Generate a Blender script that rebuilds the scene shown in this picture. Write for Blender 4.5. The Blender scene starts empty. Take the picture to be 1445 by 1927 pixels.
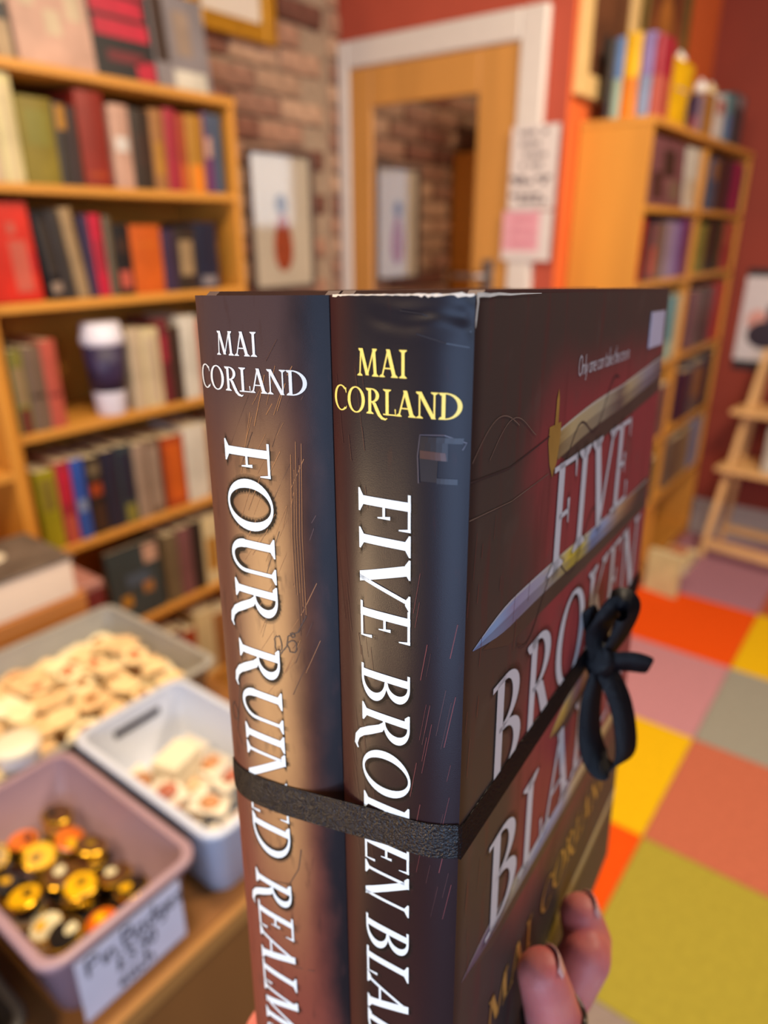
import bpy, bmesh, math, random
from mathutils import Vector, Matrix
random.seed(7)
scene = bpy.context.scene
COL = scene.collection
R = math.radians

# ------------------------------------------------------------------ camera
F_PX, CX, CY, EYE = 1320.0, 722.5, 963.5, 1.53
PITCH = math.atan(527.0 / F_PX)
YAW = R(37.185)
cam_d = bpy.data.cameras.new('camera')
cam = bpy.data.objects.new('camera', cam_d)
COL.objects.link(cam)
cam.location = (0, 0, EYE)
cam.rotation_euler = (math.pi / 2 - PITCH, 0, YAW)
cam_d.sensor_fit = 'HORIZONTAL'
cam_d.sensor_width = 36.0
cam_d.lens = 36.0 * F_PX / 1445.0
cam_d.clip_start = 0.01
cam_d.dof.use_dof = True
cam_d.dof.focus_distance = 0.132
cam_d.dof.aperture_fstop = 13.5
scene.camera = cam

# ------------------------------------------------------------------ world, lights, exposure
w = bpy.data.worlds.new('shop_ambient')
scene.world = w
w.use_nodes = True
bgn = w.node_tree.nodes['Background']
bgn.inputs['Color'].default_value = (1.0, 0.86, 0.74, 1)
bgn.inputs['Strength'].default_value = 0.10


def area_light(name, loc, target, sx, sy, power, color):
    d = bpy.data.lights.new(name, 'AREA')
    d.shape = 'RECTANGLE'
    d.size, d.size_y, d.energy, d.color = sx, sy, power, color
    o = bpy.data.objects.new(name, d)
    COL.objects.link(o)
    o.location = loc
    o.rotation_euler = (Vector(target) - Vector(loc)).to_track_quat('-Z', 'Y').to_euler()
    return o


area_light('daylight_from_glazed_shop_door', (1.05, -2.1, 1.1), (-0.2, 0.6, 1.2), 1.5, 2.1, 54, (0.42, 0.62, 1.0))
area_light('added_warm_gleam_light', (-1.15, -1.45, 0.62), (-0.1, 0.1, 1.4), 0.35, 0.45, 26, (1.0, 0.68, 0.38))  # unseen warm light added for the gold gleam on ribbon and bronze spine
area_light('ceiling_lamp_over_counter', (-0.70, 0.50, 2.75), (-0.95, 0.6, 0), 0.45, 0.45, 30, (1.0, 0.78, 0.54))
area_light('ceiling_lamp_over_aisle', (0.35, 1.75, 2.75), (-0.2, 2.2, 0.6), 0.45, 0.45, 56, (1.0, 0.80, 0.58))
area_light('ceiling_lamp_by_entrance', (-0.5, -1.2, 2.75), (-0.7, -0.4, 0.6), 0.45, 0.45, 30, (1.0, 0.76, 0.50))
area_light('daylight_from_side_window', (2.9, -1.75, 2.1), (-1.5, 2.0, 1.65), 0.9, 1.0, 34, (0.62, 0.78, 1.0))
scene.view_settings.view_transform = 'Standard'
scene.view_settings.look = 'None'
scene.view_settings.gamma = 1.0
scene.view_settings.use_curve_mapping = False
scene.view_settings.exposure = 0.0

# ------------------------------------------------------------------ helpers
CA, SA = math.cos(YAW), math.sin(YAW)


def ray(px, py):
    """direction, in room axes, of the sight line through a point of the photograph"""
    a, b = (px - CX) / F_PX, (py - CY) / F_PX
    y = math.cos(PITCH) - b * math.sin(PITCH)
    z = -math.sin(PITCH) - b * math.cos(PITCH)
    return Vector((a * CA - y * SA, a * SA + y * CA, z))


def at_x(px, py, x):
    r = ray(px, py); t = x / r.x
    return r.y * t, r.z * t + EYE


def at_y(px, py, y):
    r = ray(px, py); t = y / r.y
    return r.x * t, r.z * t + EYE


def at_z(px, py, z):
    r = ray(px, py); t = (z - EYE) / r.z
    return r.x * t, r.y * t


def lin(h):
    h = h.lstrip('#')
    out = []
    for i in (0, 2, 4):
        c = int(h[i:i + 2], 16) / 255.0
        out.append(c / 12.92 if c <= 0.04045 else ((c + 0.055) / 1.055) ** 2.4)
    return (out[0], out[1], out[2], 1.0)


MATS = {}


def mat(name, hexcol, rough=0.55, var=0.12, scale=30.0, metallic=0.0, bump=0.0, spec=0.5, stretch=None):
    """procedural material: base colour broken up by noise, optional relief"""
    if name in MATS:
        return MATS[name]
    m = bpy.data.materials.new(name)
    m.use_nodes = True
    nt = m.node_tree
    b = nt.nodes['Principled BSDF']
    b.inputs['Roughness'].default_value = rough
    b.inputs['Metallic'].default_value = metallic
    b.inputs['Specular IOR Level'].default_value = spec
    tc = nt.nodes.new('ShaderNodeTexCoord')
    mp = nt.nodes.new('ShaderNodeMapping')
    nt.links.new(tc.outputs['Object'], mp.inputs['Vector'])
    if stretch:
        mp.inputs['Scale'].default_value = stretch
    nz = nt.nodes.new('ShaderNodeTexNoise')
    nz.inputs['Scale'].default_value = scale
    nz.inputs['Detail'].default_value = 4
    nt.links.new(mp.outputs['Vector'], nz.inputs['Vector'])
    rp = nt.nodes.new('ShaderNodeValToRGB')
    c = lin(hexcol) if isinstance(hexcol, str) else hexcol
    lo, hi = 1 - var, 1 + var
    rp.color_ramp.elements[0].position = 0.3
    rp.color_ramp.elements[1].position = 0.7
    rp.color_ramp.elements[0].color = (c[0] * lo, c[1] * lo, c[2] * lo, 1)
    rp.color_ramp.elements[1].color = (min(c[0] * hi, 1), min(c[1] * hi, 1), min(c[2] * hi, 1), 1)
    nt.links.new(nz.outputs['Fac'], rp.inputs['Fac'])
    nt.links.new(rp.outputs['Color'], b.inputs['Base Color'])
    if bump:
        bp = nt.nodes.new('ShaderNodeBump')
        bp.inputs['Strength'].default_value = bump
        bp.inputs['Distance'].default_value = 0.004
        nt.links.new(nz.outputs['Fac'], bp.inputs['Height'])
        nt.links.new(bp.outputs['Normal'], b.inputs['Normal'])
    MATS[name] = m
    return m


class MB:
    """collects quads and boxes into one mesh"""
    def __init__(s):
        s.v, s.f, s.uv = [], [], None

    def quad(s, a, b, c, d):
        i = len(s.v)
        s.v += [tuple(a), tuple(b), tuple(c), tuple(d)]
        s.f.append((i, i + 1, i + 2, i + 3))
        return s

    def poly(s, pts):
        i = len(s.v)
        s.v += [tuple(p) for p in pts]
        s.f.append(tuple(range(i, i + len(pts))))
        return s

    def box(s, x0, x1, y0, y1, z0, z1, bev=0.0):
        i = len(s.v)
        if bev <= 0:
            for z in (z0, z1):
                s.v += [(x0, y0, z), (x1, y0, z), (x1, y1, z), (x0, y1, z)]
            s.f += [(i + 3, i + 2, i + 1, i), (i + 4, i + 5, i + 6, i + 7), (i, i + 1, i + 5, i + 4),
                    (i + 1, i + 2, i + 6, i + 5), (i + 2, i + 3, i + 7, i + 6), (i + 3, i, i + 4, i + 7)]
            return s
        bm = bmesh.new()
        bmesh.ops.create_cube(bm, size=1.0)
        for q in bm.verts:
            q.co = Vector(((x0 + x1) / 2 + q.co.x * (x1 - x0), (y0 + y1) / 2 + q.co.y * (y1 - y0), (z0 + z1) / 2 + q.co.z * (z1 - z0)))
        bmesh.ops.bevel(bm, geom=bm.edges[:] + bm.verts[:], offset=bev, segments=1, affect='EDGES', profile=0.5)
        bm.verts.ensure_lookup_table()
        for q in bm.verts:
            s.v.append(tuple(q.co))
        for fc in bm.faces:
            s.f.append(tuple(i + q.index for q in fc.verts))
        bm.free()
        return s

    def loops(s, rings, close=True, cap0=False, cap1=False):
        base = len(s.v)
        n = len(rings[0])
        for r in rings:
            s.v += [tuple(p) for p in r]
        for k in range(len(rings) - 1):
            for j in range(n if close else n - 1):
                a, b = base + k * n + j, base + k * n + (j + 1) % n
                s.f.append((a, b, b + n, a + n))
        if cap0:
            s.f.append(tuple(base + j for j in reversed(range(n))))
        if cap1:
            o = base + (len(rings) - 1) * n
            s.f.append(tuple(o + j for j in range(n)))
        return s

    def lathe(s, prof, n=24, c=(0, 0, 0), cap0=True, cap1=True):
        rings = [[(c[0] + r * math.cos(2 * math.pi * k / n), c[1] + r * math.sin(2 * math.pi * k / n), c[2] + z) for k in range(n)] for r, z in prof]
        return s.loops(rings, True, cap0, cap1)

    def tube(s, pts, rad, n=10, caps=True):
        pts = [Vector(p) for p in pts]
        rings = []
        for i, p in enumerate(pts):
            t = (pts[min(i + 1, len(pts) - 1)] - pts[max(i - 1, 0)]).normalized()
            up = Vector((0, 0, 1)) if abs(t.z) < 0.9 else Vector((1, 0, 0))
            a = t.cross(up).normalized(); b = t.cross(a)
            r = rad[i] if isinstance(rad, (list, tuple)) else rad
            rings.append([p + a * (r * math.cos(2 * math.pi * k / n)) + b * (r * math.sin(2 * math.pi * k / n)) for k in range(n)])
        return s.loops(rings, True, caps, caps)

    def mesh(s, name, smooth=False):
        me = bpy.data.meshes.new(name)
        me.from_pydata(s.v, [], s.f)
        if s.uv:
            l = me.uv_layers.new(name='UVMap')
            for lp in me.loops:
                l.data[lp.index].uv = s.uv[lp.vertex_index]
        if smooth:
            for p in me.polygons:
                p.use_smooth = True
        me.update()
        return me

    def build(s, name, m, parent=None, smooth=False):
        me = s.mesh(name, smooth)
        if m:
            me.materials.append(m)
        return link(name, me, parent)


def link(name, me, parent=None):
    o = bpy.data.objects.new(name, me)
    COL.objects.link(o)
    o.parent = parent
    return o


def empty(name, loc=(0, 0, 0), rot=(0, 0, 0)):
    o = link(name, None)
    o.empty_display_size = 0.05
    o.location = loc
    o.rotation_euler = rot
    return o


def tag(o, label, cat, group=None):
    o['label'] = label
    o['category'] = cat
    if group:
        o['group'] = group
    return o


def struct(o):
    o['kind'] = 'structure'
    return o


def smooth_obj(o, angle=0.7):
    for p in o.data.polygons:
        p.use_smooth = True


# ------------------------------------------------------------------ materials for the setting
OAK = mat('oak_veneer', '#C98A34', 0.45, 0.14, 9, stretch=(1, 1, 0.12))
OAK_SHELF = mat('oak_shelf_board', '#CC8E3A', 0.45, 0.12, 9, stretch=(1, 0.1, 1))
OAK_DOOR = mat('oak_door', '#C48A45', 0.4, 0.12, 12, stretch=(1, 1, 0.1))
WHITE_PAINT = mat('white_gloss_paint', '#D9D0C8', 0.4, 0.03)
RED_PAINT = mat('brick_red_wall_paint', '#B04A34', 0.7, 0.05, 6)
WARM_LIT_PAINT = mat('warm_lit_wall_paint', '#E0682C', 0.7, 0.05, 6)  # warm lamplight is put into this wall colour, turning it orange
DARKRED_PAINT = mat('dark_red_wall_paint', '#86301C', 0.7, 0.06, 5)
MORTAR = mat('lime_mortar', '#A08A74', 0.95, 0.2, 40, bump=0.5)

# ------------------------------------------------------------------ floor of carpet tiles
floor = struct(MB().box(-2.1, 2.6, -2.2, 3.95, -0.06, -0.006).build('floor', mat('floor_screed', '#6B625C', 0.9, 0.1)))
CT = {'mauve': '#A87888', 'orange': '#E85410', 'rose': '#C08890', 'yellow': '#E6B812', 'salmon': '#BE6A50', 'olive': '#A89A38',
      'grey': '#98968A', 'taupe': '#96867C', 'brick': '#B05A3A'}
tiles_col = {(5, -1): 'mauve', (5, 0): 'brick', (4, -1): 'orange', (4, 0): 'yellow', (3, -1): 'rose', (3, 0): 'grey', (2, -1): 'yellow',
             (2, 0): 'salmon', (1, -1): 'orange', (1, 0): 'olive', (0, -1): 'taupe', (0, 0): 'taupe', (6, -1): 'mauve', (6, 0): 'taupe', (4, 1): 'mauve', (3, 1): 'orange'}
tile_me = {}
names = list(CT)
rng = random.Random(3)
for i in range(-1, 6):
    for j in range(-3, 4):
        k = tiles_col.get((i + 1, j), rng.choice(names))
        if k not in tile_me:
            b = MB().box(0.0008, 0.4992, 0.0008, 0.4992, -0.006, 0.0, 0.0015)
            me = b.mesh('carpet_tile')
            me.materials.append(mat('carpet_' + k, CT[k], 0.95, 0.08, 60, bump=0.25, spec=0.1))
            tile_me[k] = me
        y0 = 1.08 + 0.5 * i
        x0 = -0.314 + 0.5 * j
        o = link('carpet_tile', tile_me[k], floor)
        o.location = (x0, y0, 0)
        if y0 + 0.5 > 3.85:
            o.scale.y = (3.845 - y0) / 0.5

# ------------------------------------------------------------------ walls
XB, YD, XR, YF = -1.97, 2.33, -1.05, 3.85
wl = struct(MB().box(XB - 0.12, XB - 0.012, -1.6, YD + 0.1, 0, 2.75).build('wall_left', MORTAR))
brick_cols = ['#96705E', '#A67E68', '#82584A', '#B08C74', '#6E483C', '#A88870', '#B8967C']
brick_me = []
for k, h in enumerate(brick_cols):
    for q in range(2):
        bm = bmesh.new()
        bmesh.ops.create_cube(bm, size=1.0)
        for vv in bm.verts:
            vv.co = Vector((vv.co.x * 0.03, vv.co.y * 0.213, vv.co.z * 0.064)) + Vector((rng.uniform(-.002, .002), rng.uniform(-.004, .004), rng.uniform(-.004, .004)))
        bmesh.ops.bevel(bm, geom=bm.edges[:], offset=0.005, segments=1, affect='EDGES')
        me = bpy.data.meshes.new('brick'); bm.to_mesh(me); bm.free()
        me.materials.append(mat('brick_clay_%d' % k, h, 0.9, 0.3, 22, bump=0.8, spec=0.2))
        brick_me.append(me)
nb = 0
for row in range(12, 36):
    z = row * 0.0755 + 0.04
    off = 0.1125 if row % 2 else 0
    for colm in range(2, 11):
        y = colm * 0.225 + off - 0.02
        if y + .11 > YD or (y < 1.36 and z < 1.8):
            continue
        o = link('brick', rng.choice(brick_me), wl)
        o.location = (XB - 0.012 + rng.uniform(-.004, .005), y, z)
        o.rotation_euler = (rng.uniform(-.02, .02), 0, rng.uniform(-.02, .02))
        nb += 1
    yend = YD - 0.045
    o = link('brick', rng.choice(brick_me), wl); o.location = (XB - 0.012, YD - 0.03 - (0 if row % 2 else 0.01), z); o.scale = (1, 0.25, 1)
struct(MB().box(XB - 0.12, XR - 0.002, YD, YD + 0.12, 0, 2.75).build('wall_door', RED_PAINT))
struct(MB().box(XR - 0.12, XR, YD + 0.001, YF + 0.12, 0, 2.75).build('wall_alcove', WARM_LIT_PAINT))
struct(MB().box(XR, 2.6, YF, YF + 0.12, 0, 2.75).build('wall_back', DARKRED_PAINT))
struct(MB().box(XR + 0.24, 2.6, YF - 0.018, YF, 0, 0.17, 0.004).box(XR + 0.24, 2.6, YF - 0.012, YF, 0.17, 0.2, 0.004).build('baseboard_back', mat('grey_skirting_paint', '#A79C94', 0.5, 0.04)))

# door with architrave
dz_top = 2.172
fr = struct(MB().box(-1.966, -1.912, YD - 0.03, YD, 0, dz_top, .006).build('trim_1', WHITE_PAINT))
MB().box(-1.215, -1.125, YD - 0.03, YD, 0, dz_top, .006).build('architrave_side', WHITE_PAINT, fr)
MB().box(-1.912, -1.215, YD - 0.03, YD, 2.085, dz_top, .006).build('architrave_head', WHITE_PAINT, fr)
door = struct(empty('door_1', (-1.565, YD, 0)))
def dpart(name, x0, x1, z0, z1, m, y0=-0.022, y1=-0.001, bev=0.003):
    return MB().box(x0 + 1.565, x1 + 1.565, y0, y1, z0, z1, bev).build(name, m, door)
dpart('stile', -1.911, -1.812, 0.01, 2.083, OAK_DOOR)
dpart('stile', -1.360, -1.217, 0.01, 2.083, OAK_DOOR)
dpart('top_rail', -1.812, -1.360, 1.957, 2.083, OAK_DOOR)
dpart('bottom_rail', -1.812, -1.360, 0.01, 0.26, OAK_DOOR)
glass = bpy.data.materials.new('dark_backed_door_glass'); glass.use_nodes = True
g = glass.node_tree.nodes['Principled BSDF']
g.inputs['Metallic'].default_value = 1.0
g.inputs['Roughness'].default_value = 0.03
gn = glass.node_tree.nodes.new('ShaderNodeTexNoise'); gn.inputs['Scale'].default_value = 3
gr = glass.node_tree.nodes.new('ShaderNodeValToRGB')
gr.color_ramp.elements[0].color = (0.60, 0.55, 0.50, 1); gr.color_ramp.elements[1].color = (0.68, 0.62, 0.56, 1)
glass.node_tree.links.new(gn.outputs['Fac'], gr.inputs['Fac']); glass.node_tree.links.new(gr.outputs['Color'], g.inputs['Base Color'])
dpart('glass_pane', -1.812, -1.360, 0.26, 1.957, glass, -0.010, -0.004, 0)
STEEL = mat('brushed_steel', '#9A9CA2', 0.3, 0.05, metallic=0.9)
hb = MB().box(-1.310 + 1.565, -1.270 + 1.565, -0.030, -0.022, 1.30, 1.44, .002).build('handle_plate', STEEL, door)
lev = MB(); lev.tube([(-1.29 + 1.565, -0.03, 1.385), (-1.29 + 1.565, -0.07, 1.385), (-1.315 + 1.565, -0.075, 1.385), (-1.40 + 1.565, -0.075, 1.385)], 0.009, 10)
lev.build('lever', STEEL, hb, True)

# ------------------------------------------------------------------ bookcases
def bookcase(x0, x1, y0, y1, tops, label, mids=(), base=0.07, toph=1.87):
    root = empty('bookcase', ((x0 + x1) / 2, (y0 + y1) / 2, 0))
    ox, oy = root.location.x, root.location.y
    def P(name, a, b, c, d, e, f, m=OAK, bev=0.0015):
        return MB().box(a - ox, b - ox, c - oy, d - oy, e, f, bev).build(name, m, root)
    t = 0.02
    P('side_panel', x0, x1, y0, y0 + t, 0.0, toph)
    P('side_panel', x0, x1, y1 - t, y1, 0.0, toph)
    for m_ in mids:
        P('divider', x0 + .006, x1 - .002, m_ - t / 2, m_ + t / 2, base, toph - t)
    P('back_panel', x0, x0 + 0.006, y0 + t, y1 - t, 0.02, toph - t)
    P('top_board', x0, x1 + 0.004, y0 - .002, y1 + .002, toph, toph + 0.02, OAK_SHELF)
    P('plinth', x1 - 0.03, x1 - 0.012, y0 + t, y1 - t, 0.0, base - 0.02)
    edges = [y0 + t] + [q for m_ in mids for q in (m_ - t / 2, m_ + t / 2)] + [y1 - t]
    for z in list(tops) + [base]:
        for k in range(0, len(edges), 2):
            P('shelf', x0 + .006, x1, edges[k], edges[k + 1], z - t, z, OAK_SHELF)
    tag(root, label, 'bookcase')
    return root

LX0, LX1, LY0, LY1 = -1.955, -1.68, 0.752, 1.525
L_TOPS = [1.631, 1.376, 1.072, 0.757, 0.455]
bookcase(LX0, LX1, LY0, LY1, L_TOPS, 'tall oak bookcase of paperbacks standing against the bare brick wall', base=0.13, toph=1.853)
# neighbouring bookcase whose end panel shows at the photograph's edge
bookcase(LX0, LX1 + 0.03, -0.05, 0.746, [1.6, 1.3, 1.0, 0.7, 0.4], 'oak bookcase end standing close beside the paperback bookcase, mostly out of sight', toph=1.80)
RX0, RX1, RY0, RY1, RYM = -1.045, -0.81, 2.425, 3.82, 3.10
R_TOPS = [1.61, 1.37, 1.05, 0.722, 0.415]
bookcase(RX0, RX1, RY0, RY1, R_TOPS, 'oak two-bay bookcase against the orange wall beside the door', mids=(RYM,), toph=1.84)

# ------------------------------------------------------------------ books
PAL = {'cream': '#DCCB9C', 'pale yellow': '#E2D79A', 'olive green': '#8A7A2C', 'dark grey': '#3A332E', 'dark brown': '#3E281E', 'dark red': '#8E2A1E',
       'pale pink': '#CBA18C', 'brown black': '#35281F', 'tan': '#A5713E', 'crimson': '#A8283A', 'orange': '#D8701C', 'mustard': '#B8822A',
       'purple': '#6E2E66', 'slate blue': '#46586E', 'scarlet': '#D22410', 'black': '#1E1A1C', 'beige': '#A58A64', 'dark purple': '#3C2C48',
       'raspberry': '#C81E3C', 'grey olive': '#6E6048', 'burnt orange': '#D2601A', 'navy': '#1E2138', 'dark green': '#243A22', 'grey brown': '#7A6452',
       'salmon': '#C25A48', 'oatmeal': '#CDB898', 'maroon': '#702028', 'lime olive': '#A39A14', 'blue': '#2A56B0', 'greige': '#A08A78',
       'rust': '#A8421A', 'off white': '#D8D2C2', 'mauve brown': '#7A4E52', 'lilac grey': '#9C8AA0', 'lavender': '#8E7AB4', 'teal': '#5E9AA2',
       'bright red': '#C01418', 'magenta': '#B01458', 'light blue': '#8E9EC0', 'sky blue': '#5E86C0', 'bright yellow': '#F2BC08', 'mint': '#A6C2B0',
       'amber': '#F08A1E', 'plum': '#4A2038', 'white': '#E4DED6', 'dark teal': '#2E3E44', 'pale grey': '#8C8486', 'yellow green': '#8A8438'}
PAGES = mat('book_page_edges', '#D8C8A4', 0.9, 0.1, 200, stretch=(1, 40, 1))
BOOK_LABELS = set()


def cover_mat(c, rough=0.42):
    q = lin(PAL[c])
    return mat('cover_' + c.replace(' ', '_'), tuple(v * .8 for v in q[:3]), rough, 0.16, 16)


def make_book(pos, t, h, dep, c, rotz=0.0, lean=0.0, bands=(), name='book', hard=False):
    """upright book; local -X .. : spine faces +X at x=0, thickness along Y from 0 to t"""
    root = empty(name, pos, (lean, 0, rotz))
    rnd = min(0.004, t * 0.22)
    cv = MB()
    prof_o, prof_i = [], []
    w = 0.0016
    n = 6
    for k in range(n + 1):
        a = k / n
        bul = rnd * (1 - abs(2 * a - 1) ** 2.2)
        prof_o.append((-rnd + bul, t * a))
        prof_i.append((-rnd + bul - w, w + (t - 2 * w) * a))
    prof_o = [(-dep, 0)] + prof_o + [(-dep, t)]
    prof_i = [(-dep, w)] + prof_i + [(-dep, t - w)]
    ring = prof_o + prof_i[::-1]
    cv.loops([[(x, y, 0) for x, y in ring], [(x, y, h) for x, y in ring]], True)
    m = len(prof_o)
    for zz, flip in ((0, True), (h, False)):
        for k in range(m - 1):
            q = [(prof_o[k][0], prof_o[k][1], zz), (prof_o[k + 1][0], prof_o[k + 1][1], zz), (prof_i[k + 1][0], prof_i[k + 1][1], zz), (prof_i[k][0], prof_i[k][1], zz)]
            cv.poly(q[::-1] if not flip else q)
    cv.build('cover', cover_mat(c), root)
    ins = 0.003
    MB().box(-dep + (.003 if hard else .001), -rnd - 0.001, w * 1.01, t - w * 1.01, ins, h - ins).build('page_block', PAGES, root)
    for (z0, z1, bc) in bands:
        b = MB()
        pr = [(-rnd + rnd * (1 - abs(2 * (k / n) - 1) ** 2.2) + 0.0004, t * (0.04 + 0.92 * k / n)) for k in range(n + 1)]
        b.loops([[(x, y, h * z0) for x, y in pr], [(x, y, h * z1) for x, y in pr]], False)
        b.build('spine_band', cover_mat(bc), root)
    return root


def face_book(pos, width, h, t, c, rotz=0.0, lean=0.0, panels=(), name='book'):
    """book shown cover-out: cover faces +X, width along Y"""
    root = empty(name, pos, (0, lean, rotz))
    MB().box(-0.0015, 0, 0, width, 0, h, .0004).build('cover', cover_mat(c), root)
    MB().box(-t, -t + .0015, 0, width, 0, h, .0004).build('back_cover', cover_mat(c), root)
    MB().box(-t, 0, -.0015, 0, 0, h, .0004).build('spine', cover_mat(c), root)
    MB().box(-t + .0015, -.0015, 0, width - .003, .002, h - .002).build('page_block', PAGES, root)
    for pn in panels:
        a, b, z0, z1, pc = pn
        MB().box(0, 0.0005, width * a, width * b, h * z0, h * z1).build('cover_panel', cover_mat(pc), root)
    return root


def uniq(label):
    assert label not in BOOK_LABELS, label
    BOOK_LABELS.add(label)
    assert 4 <= len(label.split()) <= 16, label
    return label


def shelf_row(specs, x, z, py, dep, where, group, ymax, hmul=1.0, ymin=LY0 + .021, kind='paperback'):
    """specs: (px0, px1, height, colour, options)"""
    vis = []
    for (p0, p1, h, c, op) in specs:
        y0, y1 = at_x(p0, py, x)[0], at_x(p1, py, x)[0]
        y0, y1 = max(y0, ymin), min(y1, ymax)
        if y1 - y0 > .009:
            vis.append((y0, y1, h, c, op))
    for k, (y0, y1, h, c, op) in enumerate(vis):
        lean = R(op.get('lean', 0))
        xx = x - op.get('back', 0)
        if op.get('face'):
            b = face_book((xx, y0 + .001, z + .0006 + op.get('t', .025) * math.sin(R(-op.get('tip', 0)))), y1 - y0 - .002, h, op.get('t', 0.025), c, 0, R(op.get('tip', 0)), op.get('panels', ()))
            nn = 'cover-out book'
        else:
            t = y1 - y0 - .0012
            zz = z + .0006
            if lean:
                t *= math.cos(lean)
                zz += math.sin(-lean) * t if lean < 0 else 0
            b = make_book((xx, y0, zz), t, h * hmul, min(dep, 0.16), c, 0, lean, op.get('bands', ()))
            nn = kind
        pl = vis[k - 1][3] if k else None
        nl = vis[k + 1][3] if k < len(vis) - 1 else None
        if pl and nl:
            rel = 'between %s and %s ones' % (pl, nl)
        elif nl:
            rel = 'starting row beside %s one' % nl
        else:
            rel = 'ending row beside %s one' % (pl or 'empty')
        tag(b, uniq('%s %s %s, %s' % (c, nn, rel, where)), 'book', group)


XS = -1.692
W1 = '%s shelf, brick-wall bookcase'
shelf_row([
    (-60, 2, .212, 'oatmeal', {}), (2, 40, .215, 'pale yellow', {'bands': ((.0, .9, 'cream'),)}), (42, 108, .176, 'olive green', {'bands': ((.45, .86, 'yellow green'),)}),
    (108, 134, .172, 'dark grey', {'bands': ((.68, .97, 'mustard'),)}), (134, 152, .168, 'dark brown', {}), (152, 204, .205, 'dark red', {'bands': ((.1, .16, 'rust'),)}),
    (212, 248, .186, 'pale pink', {'bands': ((.45, .62, 'white'),)}), (248, 286, .182, 'brown black', {'bands': ((.3, .7, 'dark brown'),)}),
    (286, 312, .188, 'tan', {'bands': ((.2, .6, 'mustard'),)}), (312, 336, .194, 'crimson', {}), (336, 352, .186, 'rust', {'bands': ((0, .35, 'burnt orange'),)}),
    (352, 384, .188, 'mustard', {'bands': ((0, .36, 'amber'),)}), (384, 402, .198, 'purple', {'bands': ((.72, 1, 'slate blue'), (.45, .7, 'pale pink'))}),
    (402, 419, .196, 'slate blue', {})], XS, L_TOPS[0], 265, .16, W1 % 'uppermost', 'paperbacks on the uppermost shelf by the brick wall', LY1 - .021)
shelf_row([
    (-58, 66, .215, 'scarlet', {'face': 1, 't': .03, 'tip': -4, 'panels': ((.52, .85, .1, .62, 'salmon'), (.55, .7, .68, .8, 'salmon'), (.86, .99, .3, .5, 'bright red'))}),
    (82, 112, .196, 'black', {'lean': 6, 'bands': ((.3, .9, 'dark grey'), (.08, .2, 'greige'))}), (112, 134, .2, 'dark grey', {'lean': 6}), (134, 158, .206, 'beige', {'lean': 6}),
    (160, 176, .192, 'dark purple', {'lean': 2}), (176, 199, .194, 'raspberry', {'lean': 2, 'bands': ((.3, .7, 'crimson'),)}), (199, 213, .19, 'grey olive', {}),
    (213, 246, .172, 'black', {'bands': ((.1, .35, 'salmon'), (.6, .8, 'dark brown'))}), (246, 304, .170, 'burnt orange', {'bands': ((.7, .74, 'orange'),)}), (304, 330, .160, 'dark purple', {}),
    (330, 368, .165, 'brown black', {'bands': ((.25, .8, 'beige'),)}), (368, 409, .178, 'navy', {'bands': ((.06, .2, 'pale grey'),)})],
    XS, L_TOPS[1], 450, .15, W1 % 'second', 'books on the second shelf by the brick wall', LY1 - .021)
shelf_row([
    (-4, 18, .235, 'dark green', {}), (18, 46, .20, 'yellow green', {'bands': ((.0, .3, 'maroon'), (.35, .8, 'beige'))}), (46, 82, .205, 'grey brown', {'bands': ((.4, .44, 'dark brown'),)}),
    (82, 112, .215, 'salmon', {'bands': ((.36, .4, 'maroon'),)}),
    (248, 272, .218, 'oatmeal', {}), (272, 306, .214, 'cream', {'bands': ((.05, .9, 'oatmeal'),)}), (306, 324, .235, 'maroon', {'bands': ((.5, .8, 'crimson'),)}),
    (324, 346, .21, 'dark brown', {}), (346, 378, .236, 'off white', {}), (378, 405, .22, 'rust', {}), (405, 440, .21, 'navy', {})],
    XS, L_TOPS[2], 690, .16, W1 % 'third', 'books on the third shelf by the brick wall', LY1 - .021, ymin=LY0 + .021)
shelf_row([
    (66, 106, .215, 'lime olive', {'bands': ((.5, .9, 'olive green'),)}), (106, 136, .226, 'crimson', {'bands': ((.0, .35, 'salmon'), (.5, .9, 'raspberry'))}),
    (136, 162, .224, 'blue', {'bands': ((.35, .5, 'light blue'),)}), (162, 196, .22, 'black', {'bands': ((.75, .92, 'grey olive'), (.5, .66, 'rust'), (.05, .4, 'dark brown'))}),
    (196, 226, .226, 'navy', {}), (226, 256, .23, 'dark teal', {'bands': ((.02, .25, 'yellow green'), (.3, .9, 'navy'))}), (256, 281, .222, 'greige', {}),
    (281, 308, .226, 'grey brown', {'bands': ((.1, .9, 'greige'),)}), (312, 354, .22, 'rust', {'bands': ((.1, .9, 'burnt orange'),)}), (354, 396, .235, 'off white', {}),
    (396, 430, .22, 'tan', {}), (430, 462, .23, 'dark red', {})],
    XS, L_TOPS[3], 900, .16, W1 % 'fourth', 'books on the fourth shelf by the brick wall', LY1 - .021, ymin=LY0 + .021)
shelf_row([
    (205, 306, .225, 'dark teal', {'face': 1, 't': .02, 'tip': -5, 'panels': ((.3, .75, .45, .62, 'slate blue'), (.15, .35, .2, .36, 'mustard'), (.6, .8, .3, .45, 'tan'), (.7, .98, .7, .95, 'pale pink'))}),
    (312, 340, .225, 'grey olive', {}), (340, 366, .23, 'mauve brown', {}), (366, 388, .235, 'black', {}), (388, 420, .23, 'cream', {'bands': ((.2, .7, 'mustard'),)}),
    (420, 450, .22, 'maroon', {}), (450, 480, .225, 'grey brown', {})],
    XS, L_TOPS[4], 1060, .16, W1 % 'fifth', 'books on the fifth shelf by the brick wall', LY1 - .021)
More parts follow.
